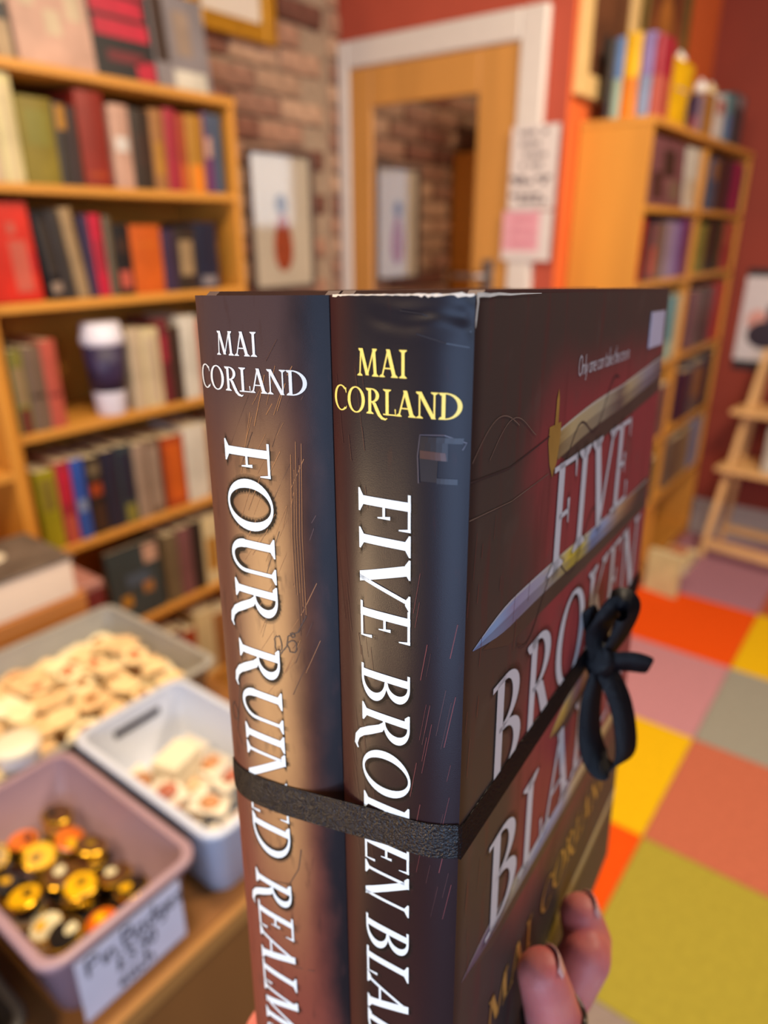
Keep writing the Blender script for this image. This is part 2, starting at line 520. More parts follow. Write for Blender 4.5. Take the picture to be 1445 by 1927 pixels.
shelf_row([(320, 350, .22, 'maroon', {}), (350, 376, .2, 'rust', {}), (376, 410, .24, 'cream', {}), (410, 450, .21, 'tan', {})],
          XS, 0.13, 1230, .16, W1 % 'lowest', 'books on the lowest shelf by the brick wall', LY1 - .021)

# cover-out books standing on top of the brick-wall bookcase
zt = 1.853 + .0206
def top_face(p0, p1, py, h, c, panels, label, tip=-6):
    y0, y1 = at_x(p0, py, -1.74)[0], at_x(p1, py, -1.74)[0]
    b = face_book((-1.74, y0, zt), y1 - y0, h, .025, c, 0, R(tip), panels)
    tag(b, label, 'book', 'books displayed on top of the brick-wall bookcase')
top_face(-70, 26, 70, .24, 'black', ((.62, .95, .05, .35, 'beige'), (.7, .97, .5, .9, 'oatmeal')), 'black and beige cover-out book beside pale pink one atop the brick-wall bookcase')
top_face(33, 176, 70, .25, 'pale pink', ((.12, .3, .5, .8, 'oatmeal'), (.4, .6, .3, .5, 'oatmeal'), (.7, .9, .45, .7, 'oatmeal')), 'plain pale pink cover-out book standing atop the brick-wall bookcase')
top_face(178, 290, 70, .24, 'black', ((.06, .94, .42, .58, 'raspberry'), (.04, .9, .62, .78, 'raspberry'), (.1, .95, .82, .95, 'raspberry'), (.2, .8, .2, .3, 'maroon'), (.66, .98, .06, .24, 'raspberry')),
         'black cover-out book with raspberry red blocks atop the brick-wall bookcase')
top_face(294, 394, 80, .23, 'pale grey', ((.02, .25, .3, .95, 'dark brown'), (.3, .9, .02, .25, 'off white'), (.4, .7, .4, .85, 'greige')), 'grey cover-out book with whitish foot atop the brick-wall bookcase')

# printed paper cup on the third shelf
cy0 = at_x(205, 670, -1.70)[0]
cup = empty('travel_cup', (-1.722, cy0, L_TOPS[2] + .0006))
CUPW = mat('cup_white', '#D8D6E4', 0.4, 0.04)
MB().lathe([(.036, 0), (.038, .004), (.043, .065), (.043, .066)], 28).build('cup_base', CUPW, cup, True)
MB().lathe([(.0434, .064), (.0515, .185)], 28).build('printed_sleeve', mat('cup_sleeve', '#2E2444', 0.5, 0.5, 24), cup, True)
MB().lathe([(.050, .183), (.054, .186), (.055, .205), (.051, .209), (.049, .236), (.044, .240)], 28).build('lid', CUPW, cup, True)
tag(cup, 'white lidded paper cup with dark purple printed sleeve on the third bookshelf', 'cup')

# right-hand bookcase
XQ = RX1 - .012
WA, WB = '%s shelf, door-side bay, orange-wall bookcase', '%s shelf, ladder-side bay, orange-wall bookcase'
GA, GB = 'books in the door-side bay', 'books in the ladder-side bay'
ya, yb = RYM - .012, RY1 - .022
shelf_row([(1226, 1292, .205, 'mauve brown', {'face': 1, 't': .03, 'tip': -3, 'panels': ((.1, .35, .1, .5, 'dark brown'), (.35, .7, .45, .85, 'brown black'), (.55, .9, .1, .4, 'grey brown'))}),
           (1294, 1318, .2, 'off white', {'bands': ((.1, .5, 'oatmeal'),)})],
          XQ, R_TOPS[0], 320, .15, 'top shelf, door-side bay, orange-wall bookcase', GA, ya, ymin=RY0 + .022)
shelf_row([(1336, 1350, .19, 'slate blue', {'bands': ((.6, .95, 'tan'),)}), (1350, 1366, .2, 'brown black', {}), (1366, 1380, .195, 'plum', {}), (1380, 1394, .2, 'magenta', {}), (1394, 1404, .19, 'navy', {}), (1404, 1412, .18, 'maroon', {})],
          XQ, R_TOPS[0], 350, .15, 'top shelf, ladder-side bay, orange-wall bookcase', GB, yb, ymin=RYM + .012)
shelf_row([(1204, 1214, .2, 'bright red', {}), (1214, 1224, .19, 'brown black', {}), (1224, 1240, .185, 'mauve brown', {'bands': ((.1, .6, 'salmon'),)}), (1240, 1254, .19, 'grey brown', {}),
           (1254, 1270, .195, 'lilac grey', {}), (1270, 1282, .19, 'lavender', {}), (1282, 1300, .205, 'purple', {})],
          XQ, R_TOPS[1], 455, .15, WA % 'second', GA, ya, ymin=RY0 + .022)
shelf_row([(1316, 1330, .19, 'yellow green', {}), (1330, 1346, .2, 'black', {}), (1346, 1360, .205, 'dark green', {}), (1360, 1376, .2, 'salmon', {'bands': ((.1, .5, 'crimson'),)}), (1376, 1392, .19, 'dark red', {})],
          XQ, R_TOPS[1], 460, .15, WB % 'second', GB, yb, ymin=RYM + .012)
shelf_row([(1180, 1200, .22, 'tan', {}), (1200, 1222, .24, 'plum', {}), (1222, 1250, .23, 'grey brown', {}), (1250, 1272, .25, 'teal', {'bands': ((.0, .3, 'mint'),)}), (1272, 1290, .25, 'cream', {})],
          XQ, R_TOPS[2], 610, .15, WA % 'third', GA, ya, ymin=RY0 + .022)
shelf_row([(1304, 1318, .25, 'mauve brown', {}), (1318, 1332, .26, 'dark brown', {}), (1332, 1344, .25, 'maroon', {}), (1344, 1362, .265, 'bright red', {}), (1362, 1372, .23, 'tan', {})],
          XQ, R_TOPS[2], 580, .15, WB % 'third', GB, yb, ymin=RYM + .012)
shelf_row([(1170, 1190, .24, 'dark red', {}), (1190, 1212, .22, 'beige', {}), (1212, 1236, .23, 'black', {}), (1236, 1256, .22, 'mauve brown', {})],
          XQ, R_TOPS[3], 760, .15, WA % 'fourth', GA, ya, ymin=RY0 + .022)
shelf_row([(1286, 1300, .23, 'plum', {}), (1300, 1322, .25, 'slate blue', {'bands': ((.3, .9, 'tan'), (.02, .25, 'grey brown'))}), (1322, 1338, .27, 'navy', {}), (1338, 1348, .26, 'black', {})],
          XQ, R_TOPS[3], 720, .15, WB % 'fourth', GB, yb, ymin=RYM + .012)
shelf_row([(1160, 1180, .22, 'rust', {}), (1180, 1205, .24, 'grey olive', {}), (1205, 1230, .21, 'dark teal', {})],
          XQ, R_TOPS[4], 900, .15, WA % 'fifth', GA, ya, ymin=RY0 + .022)
shelf_row([(1262, 1284, .23, 'grey brown', {}), (1284, 1298, .24, 'beige', {}), (1298, 1316, .25, 'light blue', {}), (1316, 1324, .22, 'pale grey', {})],
          XQ, R_TOPS[4], 840, .15, WB % 'fifth', GB, yb, ymin=RYM + .012)

# bundles on top of the orange-wall bookcase: two tiers whose spines face the door
zt = 1.86 + .0006
tier = [(-.992, -.968, .108, 'black', .108, 'dark grey'), (-.966, -.938, .108, 'mint', .112, 'sky blue'), (-.936, -.886, .112, 'amber', .118, 'bright yellow'),
        (-.884, -.846, .112, 'light blue', .114, 'lavender'), (-.844, -.820, .105, 'salmon', .104, 'crimson')]
for k, (xa, xb, h1, c1, h2, c2) in enumerate(tier):
    for up in (0, 1):
        h, c = ((h1, c1), (h2, c2))[up]
        zz = zt + (0 if not up else max(q[2] for q in tier) + .001)
        b = make_book((xa, 2.46, zz), xb - xa - .001, h, .12, c, R(-90))
        b.location = (xa, 2.46, zz)
        tag(b, uniq('%s small book, spine facing the door, %s tier atop the orange-wall bookcase' % (c, ('lower', 'upper')[up])), 'book', 'small books stacked facing the door')
        if not up:
            mt = max(q[2] for q in tier)
            if h < mt:
                for ch in b.children:
                    ch.scale.z = mt / h
x = RX1 - .015
def top_book(y0, y1, z, h, c, label, bands=()):
    b = make_book((x, y0, z), y1 - y0, h, .13, c, 0, 0, bands)
    tag(b, uniq(label), 'book', 'small books atop the orange-wall bookcase')
top_book(2.60, 2.80, zt, .098, 'bright yellow', 'thick bright yellow book lying under another yellow one atop orange-wall bookcase', ((.3, .9, 'bright yellow'),))
top_book(2.62, 2.83, zt + .099, .085, 'bright yellow', 'thick bright yellow book with white knob, upper of two atop orange-wall bookcase', ((.0, .1, 'pale pink'),))
top_book(2.86, 2.93, zt, .115, 'dark purple', 'dark purple book with red foot atop the orange-wall bookcase', ((.0, .4, 'salmon'),))
top_book(2.932, 2.995, zt, .12, 'lilac grey', 'lilac grey book beside the dark purple one atop the orange-wall bookcase')
top_book(3.02, 3.15, zt, .14, 'tan', 'thick tan book near the centre post atop the orange-wall bookcase', ((.1, .9, 'mustard'),))
top_book(3.153, 3.30, zt, .15, 'white', 'thick white book beside the tan one atop the orange-wall bookcase', ((.6, .9, 'salmon'),))
top_book(3.303, 3.42, zt, .17, 'teal', 'thick teal book between white and dark teal ones atop orange-wall bookcase', ((.1, .6, 'sky blue'),))
top_book(3.423, 3.62, zt, .19, 'dark teal', 'thick dark teal book ending the row atop the orange-wall bookcase', ((.75, .98, 'pale grey'),))
ORN = mat('glazed_white_ceramic', '#E6DED8', 0.25, 0.03)
for (yy, zz, rr, lab) in ((2.80, zt + .099 + .0856, .022, 'round white ornament standing on the yellow books'), (3.09, zt + .1406, .024, 'round white ornament standing on the thick tan book'),
                          (3.22, zt + .1506, .022, 'round cream ornament standing on the thick white book')):
    o = empty('ornament', (x - .05, yy, zz))
    MB().lathe([(.3 * rr, 0), (.75 * rr, .15 * rr), (rr, .8 * rr), (.9 * rr, 1.4 * rr), (.45 * rr, 1.8 * rr), (.1 * rr, 1.95 * rr)], 18).build('body', ORN if 'white o' in lab else mat('cream_ceramic', '#D8C090', .3, .05), o, True)
    MB().lathe([(.32 * rr, 1.78 * rr), (.36 * rr, 1.95 * rr), (.2 * rr, 2.2 * rr), (.02, 2.25 * rr) if False else (.03 * rr, 2.25 * rr)], 14).build('knob', ORN, o, True)
    tag(o, lab, 'ornament')

# magazine and book leaning at the foot of the orange-wall bookcase
mz = empty('magazine', (-0.745, 3.36, 0.0006), (0, 0, 0))
MB().box(-.06, .075, -.10, .12, 0, .05, .001).build('page_block', mat('magazine_pages', '#E2D2A4', .6, .08, 40), mz)
MB().box(-.061, .076, -.101, .121, .05, .052).build('cover', mat('magazine_cover', '#DCC79A', .4, .35, 9), mz)
MB().box(-.05, .03, .0, .11, .052, .0526).build('cover_picture', mat('magazine_picture', '#C87850', .4, .3, 20), mz)
tag(mz, 'cream and salmon magazine lying on the carpet under the bookcase', 'magazine')
b = make_book((-.772, 3.06, .0006), .035, .2, .15, 'pale yellow'); b.rotation_euler = (0, 0, R(-8)); b.location = (-.64, 3.0, .0006)
tag(b, 'pale yellow book standing on the carpet before the orange-wall bookcase', 'book')

# ------------------------------------------------------------------ pictures and notices
def picture(name, axis, a0, a1, z0, z1, wall, fw, fm, mount, label, art=(), fd=.025, glassy=True):
    """frame lying on a wall; axis 'x' = wall of constant x facing +x"""
    root = empty(name, (wall, (a0 + a1) / 2, z0) if axis == 'x' else ((a0 + a1) / 2, wall, z0))
    w, h = a1 - a0, z1 - z0
    def part(nm, u0, u1, v0, v1, d0, d1, m, bev=0):
        return MB().box(d0, d1, u0, u1, v0, v1, bev).build(nm, m, root)
    hw = w / 2
    part('frame_side', -hw, -hw + fw, 0, h, 0.001, fd, fm, .003)
    part('frame_side', hw - fw, hw, 0, h, 0.001, fd, fm, .003)
    part('frame_rail', -hw + fw, hw - fw, 0, fw, 0.001, fd, fm, .003)
    part('frame_rail', -hw + fw, hw - fw, h - fw, h, 0.001, fd, fm, .003)
    part('mount', -hw + fw, hw - fw, fw, h - fw, 0.002, 0.010, mount)
    for (nm, u0, u1, v0, v1, m, shape) in art:
        if shape == 'box':
            part(nm, -hw + w * u0, -hw + w * u1, h * v0, h * v1, 0.010, 0.0112, m)
        else:
            mb = MB()
            cu, cv, ru, rv = -hw + w * (u0 + u1) / 2, h * (v0 + v1) / 2, w * (u1 - u0) / 2, h * (v1 - v0) / 2
            pts = []
            for k in range(24):
                a = 2 * math.pi * k / 24
                sq = 1 - shape * math.sin(a)
                pts.append((cu + ru * math.cos(a) * sq, cv + rv * math.sin(a)))
            mb.loops([[(0.010, p, q) for p, q in pts], [(0.0112, p, q) for p, q in pts]], True, True, True)
            mb.build(nm, m, root)
    if glassy:
        MB().quad((.0135, -hw + fw, fw), (.0135, hw - fw, fw), (.0135, hw - fw, h - fw), (.0135, -hw + fw, h - fw)).build('glass', PIC_GLASS, root)
    return tag(root, label, 'picture')

PIC_GLASS = bpy.data.materials.new('picture_glass'); PIC_GLASS.use_nodes = True
nt = PIC_GLASS.node_tree
for n_ in list(nt.nodes):
    nt.nodes.remove(n_)
out = nt.nodes.new('ShaderNodeOutputMaterial'); mx = nt.nodes.new('ShaderNodeMixShader'); tr = nt.nodes.new('ShaderNodeBsdfTransparent'); gl = nt.nodes.new('ShaderNodeBsdfGlossy'); fn = nt.nodes.new('ShaderNodeFresnel')
gl.inputs['Roughness'].default_value = 0.05; fn.inputs['IOR'].default_value = 1.6
nzg = nt.nodes.new('ShaderNodeTexNoise'); nzg.inputs['Scale'].default_value = 2
bpg = nt.nodes.new('ShaderNodeBump'); bpg.inputs['Strength'].default_value = 0.02
nt.links.new(nzg.outputs['Fac'], bpg.inputs['Height']); nt.links.new(bpg.outputs['Normal'], gl.inputs['Normal'])
nt.links.new(fn.outputs['Fac'], mx.inputs['Fac']); nt.links.new(tr.outputs['BSDF'], mx.inputs[1]); nt.links.new(gl.outputs['BSDF'], mx.inputs[2]); nt.links.new(mx.outputs['Shader'], out.inputs['Surface'])

MOUNT = mat('picture_mount_card', '#DFD2C2', .8, .05, 5)
FIG = mat('print_orange_ink', '#B8542A', .7, .25, 30)
FIG2 = mat('print_grey_ink', '#6E5E66', .7, .25, 30)
picture('framed_print', 'x', 1.805, 2.13, 1.33, 1.795, XB + .006, .014, mat('thin_brown_frame', '#5A4438', .5, .1), MOUNT,
        'tall narrow-framed print of an orange figure hung on the brick wall',
        (('figure_robe', .36, .64, .14, .58, FIG, .3), ('figure_head', .40, .58, .56, .70, FIG2, .1)))
picture('gilt_framed_picture', 'x', 1.60, 1.962, 2.10, 2.52, XB + .006, .05, mat('gilt_frame', '#B8861E', .35, .2, 30, metallic=.35), MOUNT,
        'heavy gilt-framed picture hung high on the brick wall', (('print', .3, .7, .3, .75, mat('print_brown_ink', '#6A4A38', .8, .4, 20), 'box'),), fd=.035, glassy=False)
CREAM_FRAME = mat('cream_painted_frame', '#DDB878', .5, .05)
picture('cream_framed_picture', 'x', 2.345, 2.80, 1.925, 2.55, XR + .001, .065, CREAM_FRAME, mat('sepia_print', '#6A3E22', .6, .4, 7), 'dark brown picture in a wide cream frame hung on the orange wall beside the door',
        (('dark_shape', .40, .62, .16, .32, mat('print_black_ink', '#241C1A', .8, .2), .2),), glassy=False)
picture('dark_framed_picture', 'x', 2.86, 3.36, 2.10, 2.58, XR + .001, .04, mat('dark_green_gold_frame', '#5A4A14', .45, .3, 20), mat('brown_print', '#8A4A26', .6, .5, 6), 'brown picture in a dark green and gold frame above the orange-wall bookcase',
        (('bright_shape', .35, .65, .2, .5, mat('print_amber_ink', '#B8702A', .7, .3, 12), .2),), glassy=False)

INK = mat('grey_print_ink', '#6E6468', .8, .1)
n1 = empty('notice', (-1.132, YD - .034, 1.60))
MB().box(-.088, .078, -.0008, 0, 0, .245).build('paper', mat('white_notice_paper', '#D6CCC8', .8, .03), n1)
for k, zz in enumerate((.218, .186, .154, .124, .088, .074, .036, .018)):
    wl_ = (.05, .045, .05, .04, .075, .06, .07, .065)[k]
    for q in range(5):
        if (k * 7 + q * 3) % 5 == 4:
            continue
        xx = -.01 - wl_ + q * wl_ * .4
        MB().box(xx, xx + wl_ * .33, -.0013, -.0008, zz, zz + .012).build('text_mark', INK, n1)
tag(n1, 'white printed notice taped to the white door frame', 'notice')
n2 = empty('notice', (-1.115, YD - .034, 1.44))
MB().box(-.12, .06, -.0008, 0, .0, .155).build('paper', mat('white_notice_paper', '#D6CCC8', .8, .03), n2)
MB().box(-.119, .015, -.0013, -.0008, .03, .154).build('pink_panel', mat('pink_notice_print', '#DDA0AC', .8, .06, 20), n2)
for k, zz in enumerate((.12, .085, .05)):
    MB().box(-.09, .0, -.0016, -.0013, zz, zz + .014).build('text_mark', mat('rose_print', '#CE8292', .8, .1, 60), n2)
tag(n2, 'pink and white notice under the printed one beside the door', 'notice')

# poster on the back wall
ps = empty('poster', (-.56, YF - .004, .90))
MB().box(-.185, .30, -.004, .003, 0, .47, .001).build('board', mat('black_poster_board', '#1A1618', .5, .1), ps)
MB().box(-.185, .30, -.0048, -.004, .045, .435).build('print', mat('poster_white', '#CFC8C8', .5, .04), ps)
def blob(cx, cz, rx, rz, m, nm, y=-.0054):
    mb = MB(); mb.loops([[(cx + rx * math.cos(2 * math.pi * k / 28), y, cz + rz * math.sin(2 * math.pi * k / 28)) for k in range(28)], [(cx + rx * math.cos(2 * math.pi * k / 28), -.0048, cz + rz * math.sin(2 * math.pi * k / 28)) for k in range(28)]], True, True, True)
    mb.build(nm, m, ps)
blob(-.06, .17, .085, .065, mat('poster_dark', '#2A1C2A', .5, .2), 'dark_bowl_shape')
blob(-.11, .235, .045, .05, mat('poster_pink', '#D0988C', .5, .2), 'pink_shape', -.0052)
blob(0, .25, .05, .06, mat('poster_pink', '#D0988C', .5, .2), 'pink_shape', -.0052)
MB().box(-.07, -.04, -.0056, -.0048, .2, .31).build('dark_stem_shape', mat('poster_dark', '#2A1C2A', .5, .2), ps)
MB().lathe([(.012, 0), (.016, .01), (.012, .025), (.004, .03)], 14, (0, -.012, .475)).build('hanging_knob', ORN, ps, True)
tag(ps, 'black-edged white poster with a dark bowl shape on the dark red wall', 'poster')

# ladder shelf
PINE = mat('pine_wood', '#E6B678', .5, .1, 14, stretch=(.3, .3, .3))
lad = empty('ladder_shelf', (-.40, 3.62, 0), (0, 0, R(-6)))
def beam(a, b_, wx, wy, nm, par=lad, m=PINE):
    a, b_ = Vector(a), Vector(b_)
    t = (b_ - a).normalized(); side = Vector((1, 0, 0)); nrm = t.cross(side).normalized(); side = nrm.cross(t).normalized()
    if abs(t.x) > .9:
        side = Vector((0, 1, 0)); nrm = Vector((0, 0, 1))
    ring = lambda p: [p + side * wx / 2 + nrm * wy / 2, p - side * wx / 2 + nrm * wy / 2, p - side * wx / 2 - nrm * wy / 2, p + side * wx / 2 - nrm * wy / 2]
    mb = MB(); mb.loops([ring(a), ring(b_)], True, True, True)
    return mb.build(nm, m, par)
for sx in (-.26, .26):
    beam((sx * 1.0, -.10, 0), (sx * .72, .10, 1.02), .028, .035, 'leg')
    beam((sx * 1.0, .19, 0), (sx * .74, .13, .98), .026, .03, 'leg')
beam((-.262, -.095, .075), (.262, -.095, .075), .03, .04, 'stretcher')
beam((-.262, .185, .075), (.262, .185, .075), .03, .03, 'stretcher')
MB().box(-.275, .275, -.09, .19, .45, .472, .003).build('shelf', PINE, lad)
MB().box(-.265, .265, -.05, .18, .725, .747, .003).build('shelf', PINE, lad)
tag(lad, 'pale pine ladder shelf standing by the dark red wall', 'shelf')
for (nm, c, xx, zz, t, h) in (('off white', 'off white', -.06, .473, .05, .21), ('dark brown', 'dark brown', .0, .473, .035, .2), ('pale grey', 'pale grey', -.02, .748, .05, .24), ('black', 'black', .045, .748, .04, .2)):
    b = make_book((0, 0, 0), t, h, .12, c, R(-96))
    b.location = (-.40 + xx - .03, 3.60, zz)
    tag(b, uniq('%s book standing on the %s board of the pine ladder shelf' % (c, 'upper' if zz > .6 else 'lower')), 'book', 'books on the ladder shelf')

# ------------------------------------------------------------------ counter with trays
ZT = 0.75
WOODC = mat('counter_wood', '#8A5A28', .5, .12, 8, stretch=(1, .12, 1))
WOODF = mat('counter_front_wood', '#835422', .55, .12, 8, stretch=(1, 1, .12))
WOODE = mat('counter_edge_wood', '#A8763A', .5, .1, 8, stretch=(1, .12, 1))
ct = empty('display_counter', (-1.0, 0, 0))
def cp(nm, x0, x1, y0, y1, z0, z1, m, bev=.002):
    return MB().box(x0 + 1.0, x1 + 1.0, y0, y1, z0, z1, bev).build(nm, m, ct)
cp('top', -1.45, -.532, -.75, .69, ZT - .025, ZT, WOODC)
cp('edge_strip', -.532, -.520, -.75, .69, ZT - .03, ZT - .001, WOODE)
cp('end_panel', -1.44, -.545, .655, .675, 0, ZT - .026, WOODF)
cp('end_panel', -1.44, -.545, -.73, -.71, 0, ZT - .026, WOODF)
cp('back_panel', -1.44, -1.425, -.71, .655, .02, ZT - .026, WOODF)
for k in range(3):
    y0 = -.71 + k * .455
    dr = cp('door', -.545, -.527, y0 + .002, y0 + .453, .05, ZT - .04, WOODF)
    MB().lathe([(.006, 0), (.006, .012), (.012, .016), (.012, .022), (.004, .026)], 12).build('knob', STEEL, dr, True)
    kk = dr.children[0]; kk.location = (-.527 + 1.0, y0 + .40, .5); kk.rotation_euler = (0, R(90), 0)
tag(ct, 'brown wooden display counter under the plastic bins of small goods', 'counter')


def rrect(x0, x1, y0, y1, r, z, n=5):
    pts = []
    for cx_, cy_, a0 in ((x1 - r, y1 - r, 0), (x0 + r, y1 - r, 90), (x0 + r, y0 + r, 180), (x1 - r, y0 + r, 270)):
        for k in range(n + 1):
            a = R(a0 + 90 * k / n)
            pts.append((cx_ + r * math.cos(a), cy_ + r * math.sin(a), z))
    return pts


def bin_tub(name, x0, x1, y0, y1, h, m, label, taper=.012, rim=.008, cat='bin', th=.0025, r=.022):
    root = empty(name, ((x0 + x1) / 2, (y0 + y1) / 2, ZT + .0005))
    hx, hy = (x1 - x0) / 2, (y1 - y0) / 2
    mb = MB()
    t = taper
    rings = [rrect(-hx + t + rim, hx - t - rim, -hy + t + rim, hy - t - rim, r, 0), rrect(-hx + rim + .001, hx - rim - .001, -hy + rim + .001, hy - rim - .001, r, h - .008),
             rrect(-hx + rim, hx - rim, -hy + rim, hy - rim, r, h - .007)]
    inner = [rrect(-hx + rim + th, hx - rim - th, -hy + rim + th, hy - rim - th, r - th, h), rrect(-hx + t + rim + th, hx - t - rim - th, -hy + t + rim + th, hy - t - rim - th, r - th, .003)]
    mb.loops(rings, True, True, False)
    mb.loops(inner, True, False, True)
    bd = mb.build('body', m, root, True)
    rm = MB()
    rm.loops([rrect(-hx + rim, hx - rim, -hy + rim, hy - rim, r, h - .007), rrect(-hx, hx, -hy, hy, r + rim * .5, h - .008), rrect(-hx, hx, -hy, hy, r + rim * .5, h - .001), rrect(-hx + .002, hx - .002, -hy + .002, hy - .002, r + rim * .5 - .002, h + .001), rrect(-hx + rim + th, hx - rim - th, -hy + rim + th, hy - rim - th, r - th, h)], True)
    rm.build('rim', m, root, True)
    return tag(root, label, cat)

PINKP = mat('mauve_pink_plastic', '#A2858E', .38, .03)
WHITEP = mat('white_blue_plastic', '#C8CEDC', .38, .02)
GREYP = mat('grey_plastic', '#9C9890', .42, .03)
BLACKP = mat('black_plastic', '#1E1A18', .4, .05)
pb = bin_tub('plastic_bin', -.845, -.545, .172, .364, .102, PINKP, 'mauve pink plastic bin full of pin badges, with handwritten price label')
wb = bin_tub('plastic_bin', -.85, -.538, .374, .566, .108, WHITEP, 'white plastic bin of small cards and boxes beside the mauve bin', taper=.006)
tb = bin_tub('plastic_tray', -1.195, -.862, .02, .66, .085, GREYP, 'wide grey plastic tray heaped with pale wooden cut-outs', taper=.008, cat='tray')
bb = bin_tub('plastic_tray', -.82, -.56, -.14, .160, .045, BLACKP, 'shallow black tray of tumbled stones beside the mauve bin', cat='tray')
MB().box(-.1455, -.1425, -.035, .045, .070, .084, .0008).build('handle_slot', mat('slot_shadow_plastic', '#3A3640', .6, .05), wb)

# ------------------------------------------------------------------ pen lettering (stroke font)
SF = {
    'P': [[(0, 0), (0, 1)], [(0, 1), (.4, .97), (.5, .78), (.4, .56), (0, .5)]], 'B': [[(0, 0), (0, 1)], [(0, 1), (.38, .97), (.44, .77), (.3, .56), (0, .53)], [(.2, .53), (.48, .45), (.5, .15), (.35, .02), (0, 0)]],
    'i': [[(.1, .5), (.1, 0)], [(.1, .68), (.1, .74)]], 'n': [[(0, .5), (0, 0)], [(0, .38), (.15, .5), (.3, .46), (.34, .3), (.34, 0)]],
    'a': [[(.36, .42), (.22, .5), (.06, .42), (0, .22), (.08, .04), (.2, 0), (.34, .12)], [(.36, .5), (.36, .1), (.42, 0)]],
    'd': [[(.36, .42), (.22, .5), (.06, .42), (0, .22), (.08, .04), (.2, 0), (.36, .14)], [(.37, 1), (.37, 0)]],
    'g': [[(.36, .42), (.22, .5), (.06, .42), (0, .24), (.08, .06), (.2, .02), (.36, .14)], [(.37, .5), (.36, -.22), (.22, -.38), (.04, -.32)]],
    'e': [[(.0, .26), (.36, .3), (.32, .44), (.2, .5), (.06, .42), (0, .24), (.06, .06), (.2, 0), (.36, .08)]],
    's': [[(.3, .44), (.18, .5), (.05, .44), (.06, .32), (.24, .22), (.3, .1), (.18, 0), (0, .05)]],
    'c': [[(.32, .42), (.2, .5), (.06, .42), (0, .24), (.06, .06), (.2, 0), (.33, .08)]],
    'h': [[(0, 1), (0, 0)], [(0, .36), (.15, .5), (.3, .46), (.34, .3), (.34, 0)]],
    '3': [[(.02, .9), (.2, 1), (.38, .88), (.34, .66), (.16, .55), (.36, .45), (.42, .2), (.22, 0), (0, .08)]],
    '5': [[(.4, 1), (.06, 1), (.04, .58), (.24, .6), (.4, .42), (.36, .12), (.18, 0), (0, .06)]],
    '0': [[(.2, 1), (.05, .85), (0, .5), (.05, .15), (.2, 0), (.36, .15), (.4, .5), (.36, .85), (.2, 1)]],
    '.': [[(.05, .02), (.07, .06)]], '\u00a3': [[(.45, .82), (.32, 1), (.15, .9), (.14, .6), (.16, .3), (.02, 0), (.2, .06), (.45, .02)], [(.02, .48), (.34, .5)]],
    'O': [[(.3, 1), (.08, .85), (0, .5), (.08, .15), (.3, 0), (.52, .15), (.6, .5), (.52, .85), (.3, 1)]], 'l': [[(.06, 1), (.06, 0)]], 'y': [[(0, .5), (.16, .02)], [(.34, .5), (.16, .02), (.06, -.28), (-.04, -.3)]],
    'o': [[(.19, .5), (.04, .42), (0, .25), (.04, .08), (.19, 0), (.34, .08), (.38, .25), (.34, .42), (.19, .5)]], 't': [[(.1, .75), (.1, .08), (.2, 0), (.28, .04)], [(0, .5), (.26, .5)]],
    'k': [[(0, 1), (0, 0)], [(.3, .5), (0, .2)], [(.1, .28), (.34, 0)]], 'r': [[(0, .5), (0, 0)], [(0, .34), (.12, .48), (.26, .5)]], 'w': [[(0, .5), (.13, 0), (.25, .44), (.38, 0), (.5, .5)]]}


def pen_text(txt, fn, size, wdt, gap=.16, space=.32):
    mb = MB(); x = 0
    for ch in txt:
        if ch == ' ':
            x += space; continue
        mx_ = 0
        for st in SF[ch]:
            mx_ = max(mx_, max(p[0] for p in st))
            stroke_quads(mb, [((p[0] + x) * size, p[1] * size) for p in st], wdt, fn)
        x += mx_ + gap
    return mb, x * size


def stroke_quads(mb, pts, wdt, fn):
    n = len(pts)
    L, Rr = [], []
    for i in range(n):
        ax, ay = pts[max(i - 1, 0)]; bx, by = pts[min(i + 1, n - 1)]
        dx, dy = bx - ax, by - ay; l = math.hypot(dx, dy) or 1
        ww = (wdt[i] if isinstance(wdt, (list, tuple)) else wdt) / 2
        L.append((pts[i][0] - dy / l * ww, pts[i][1] + dx / l * ww)); Rr.append((pts[i][0] + dy / l * ww, pts[i][1] - dx / l * ww))
    for i in range(n - 1):
        mb.quad(fn(*L[i]), fn(*Rr[i]), fn(*Rr[i + 1]), fn(*L[i + 1]))

# price label on the mauve bin (slips over its front wall)
lb = empty('price_label', (-.5415, .27, ZT + .052))
ldir = Vector((0, 1, 0))
LBW, LBH = .128, .088
MB().box(0, .0006, -LBW / 2, LBW / 2, -LBH / 2, LBH / 2).build('card', mat('label_card', '#CDCDDE', .8, .03), lb)
MARK = mat('black_marker_ink', '#2A2A38', .7, .1)
for txt, y0, z0, sz in (('Pin Badges', -.052, .014, .024), ('\u00a33.50', -.022, -.012, .020), ('each', -.022, -.036, .021)):
    mb, wd = pen_text(txt, lambda a, b_, y0=y0, z0=z0: (.0009, y0 + a * 1.0, z0 + b_), sz, .0034)
    mb.build('handwriting', MARK, lb)
lb.rotation_euler = (0, 0, 0)
lb.location.y = .262
tag(lb, 'white card price label handwritten in black on the mauve bin', 'label')

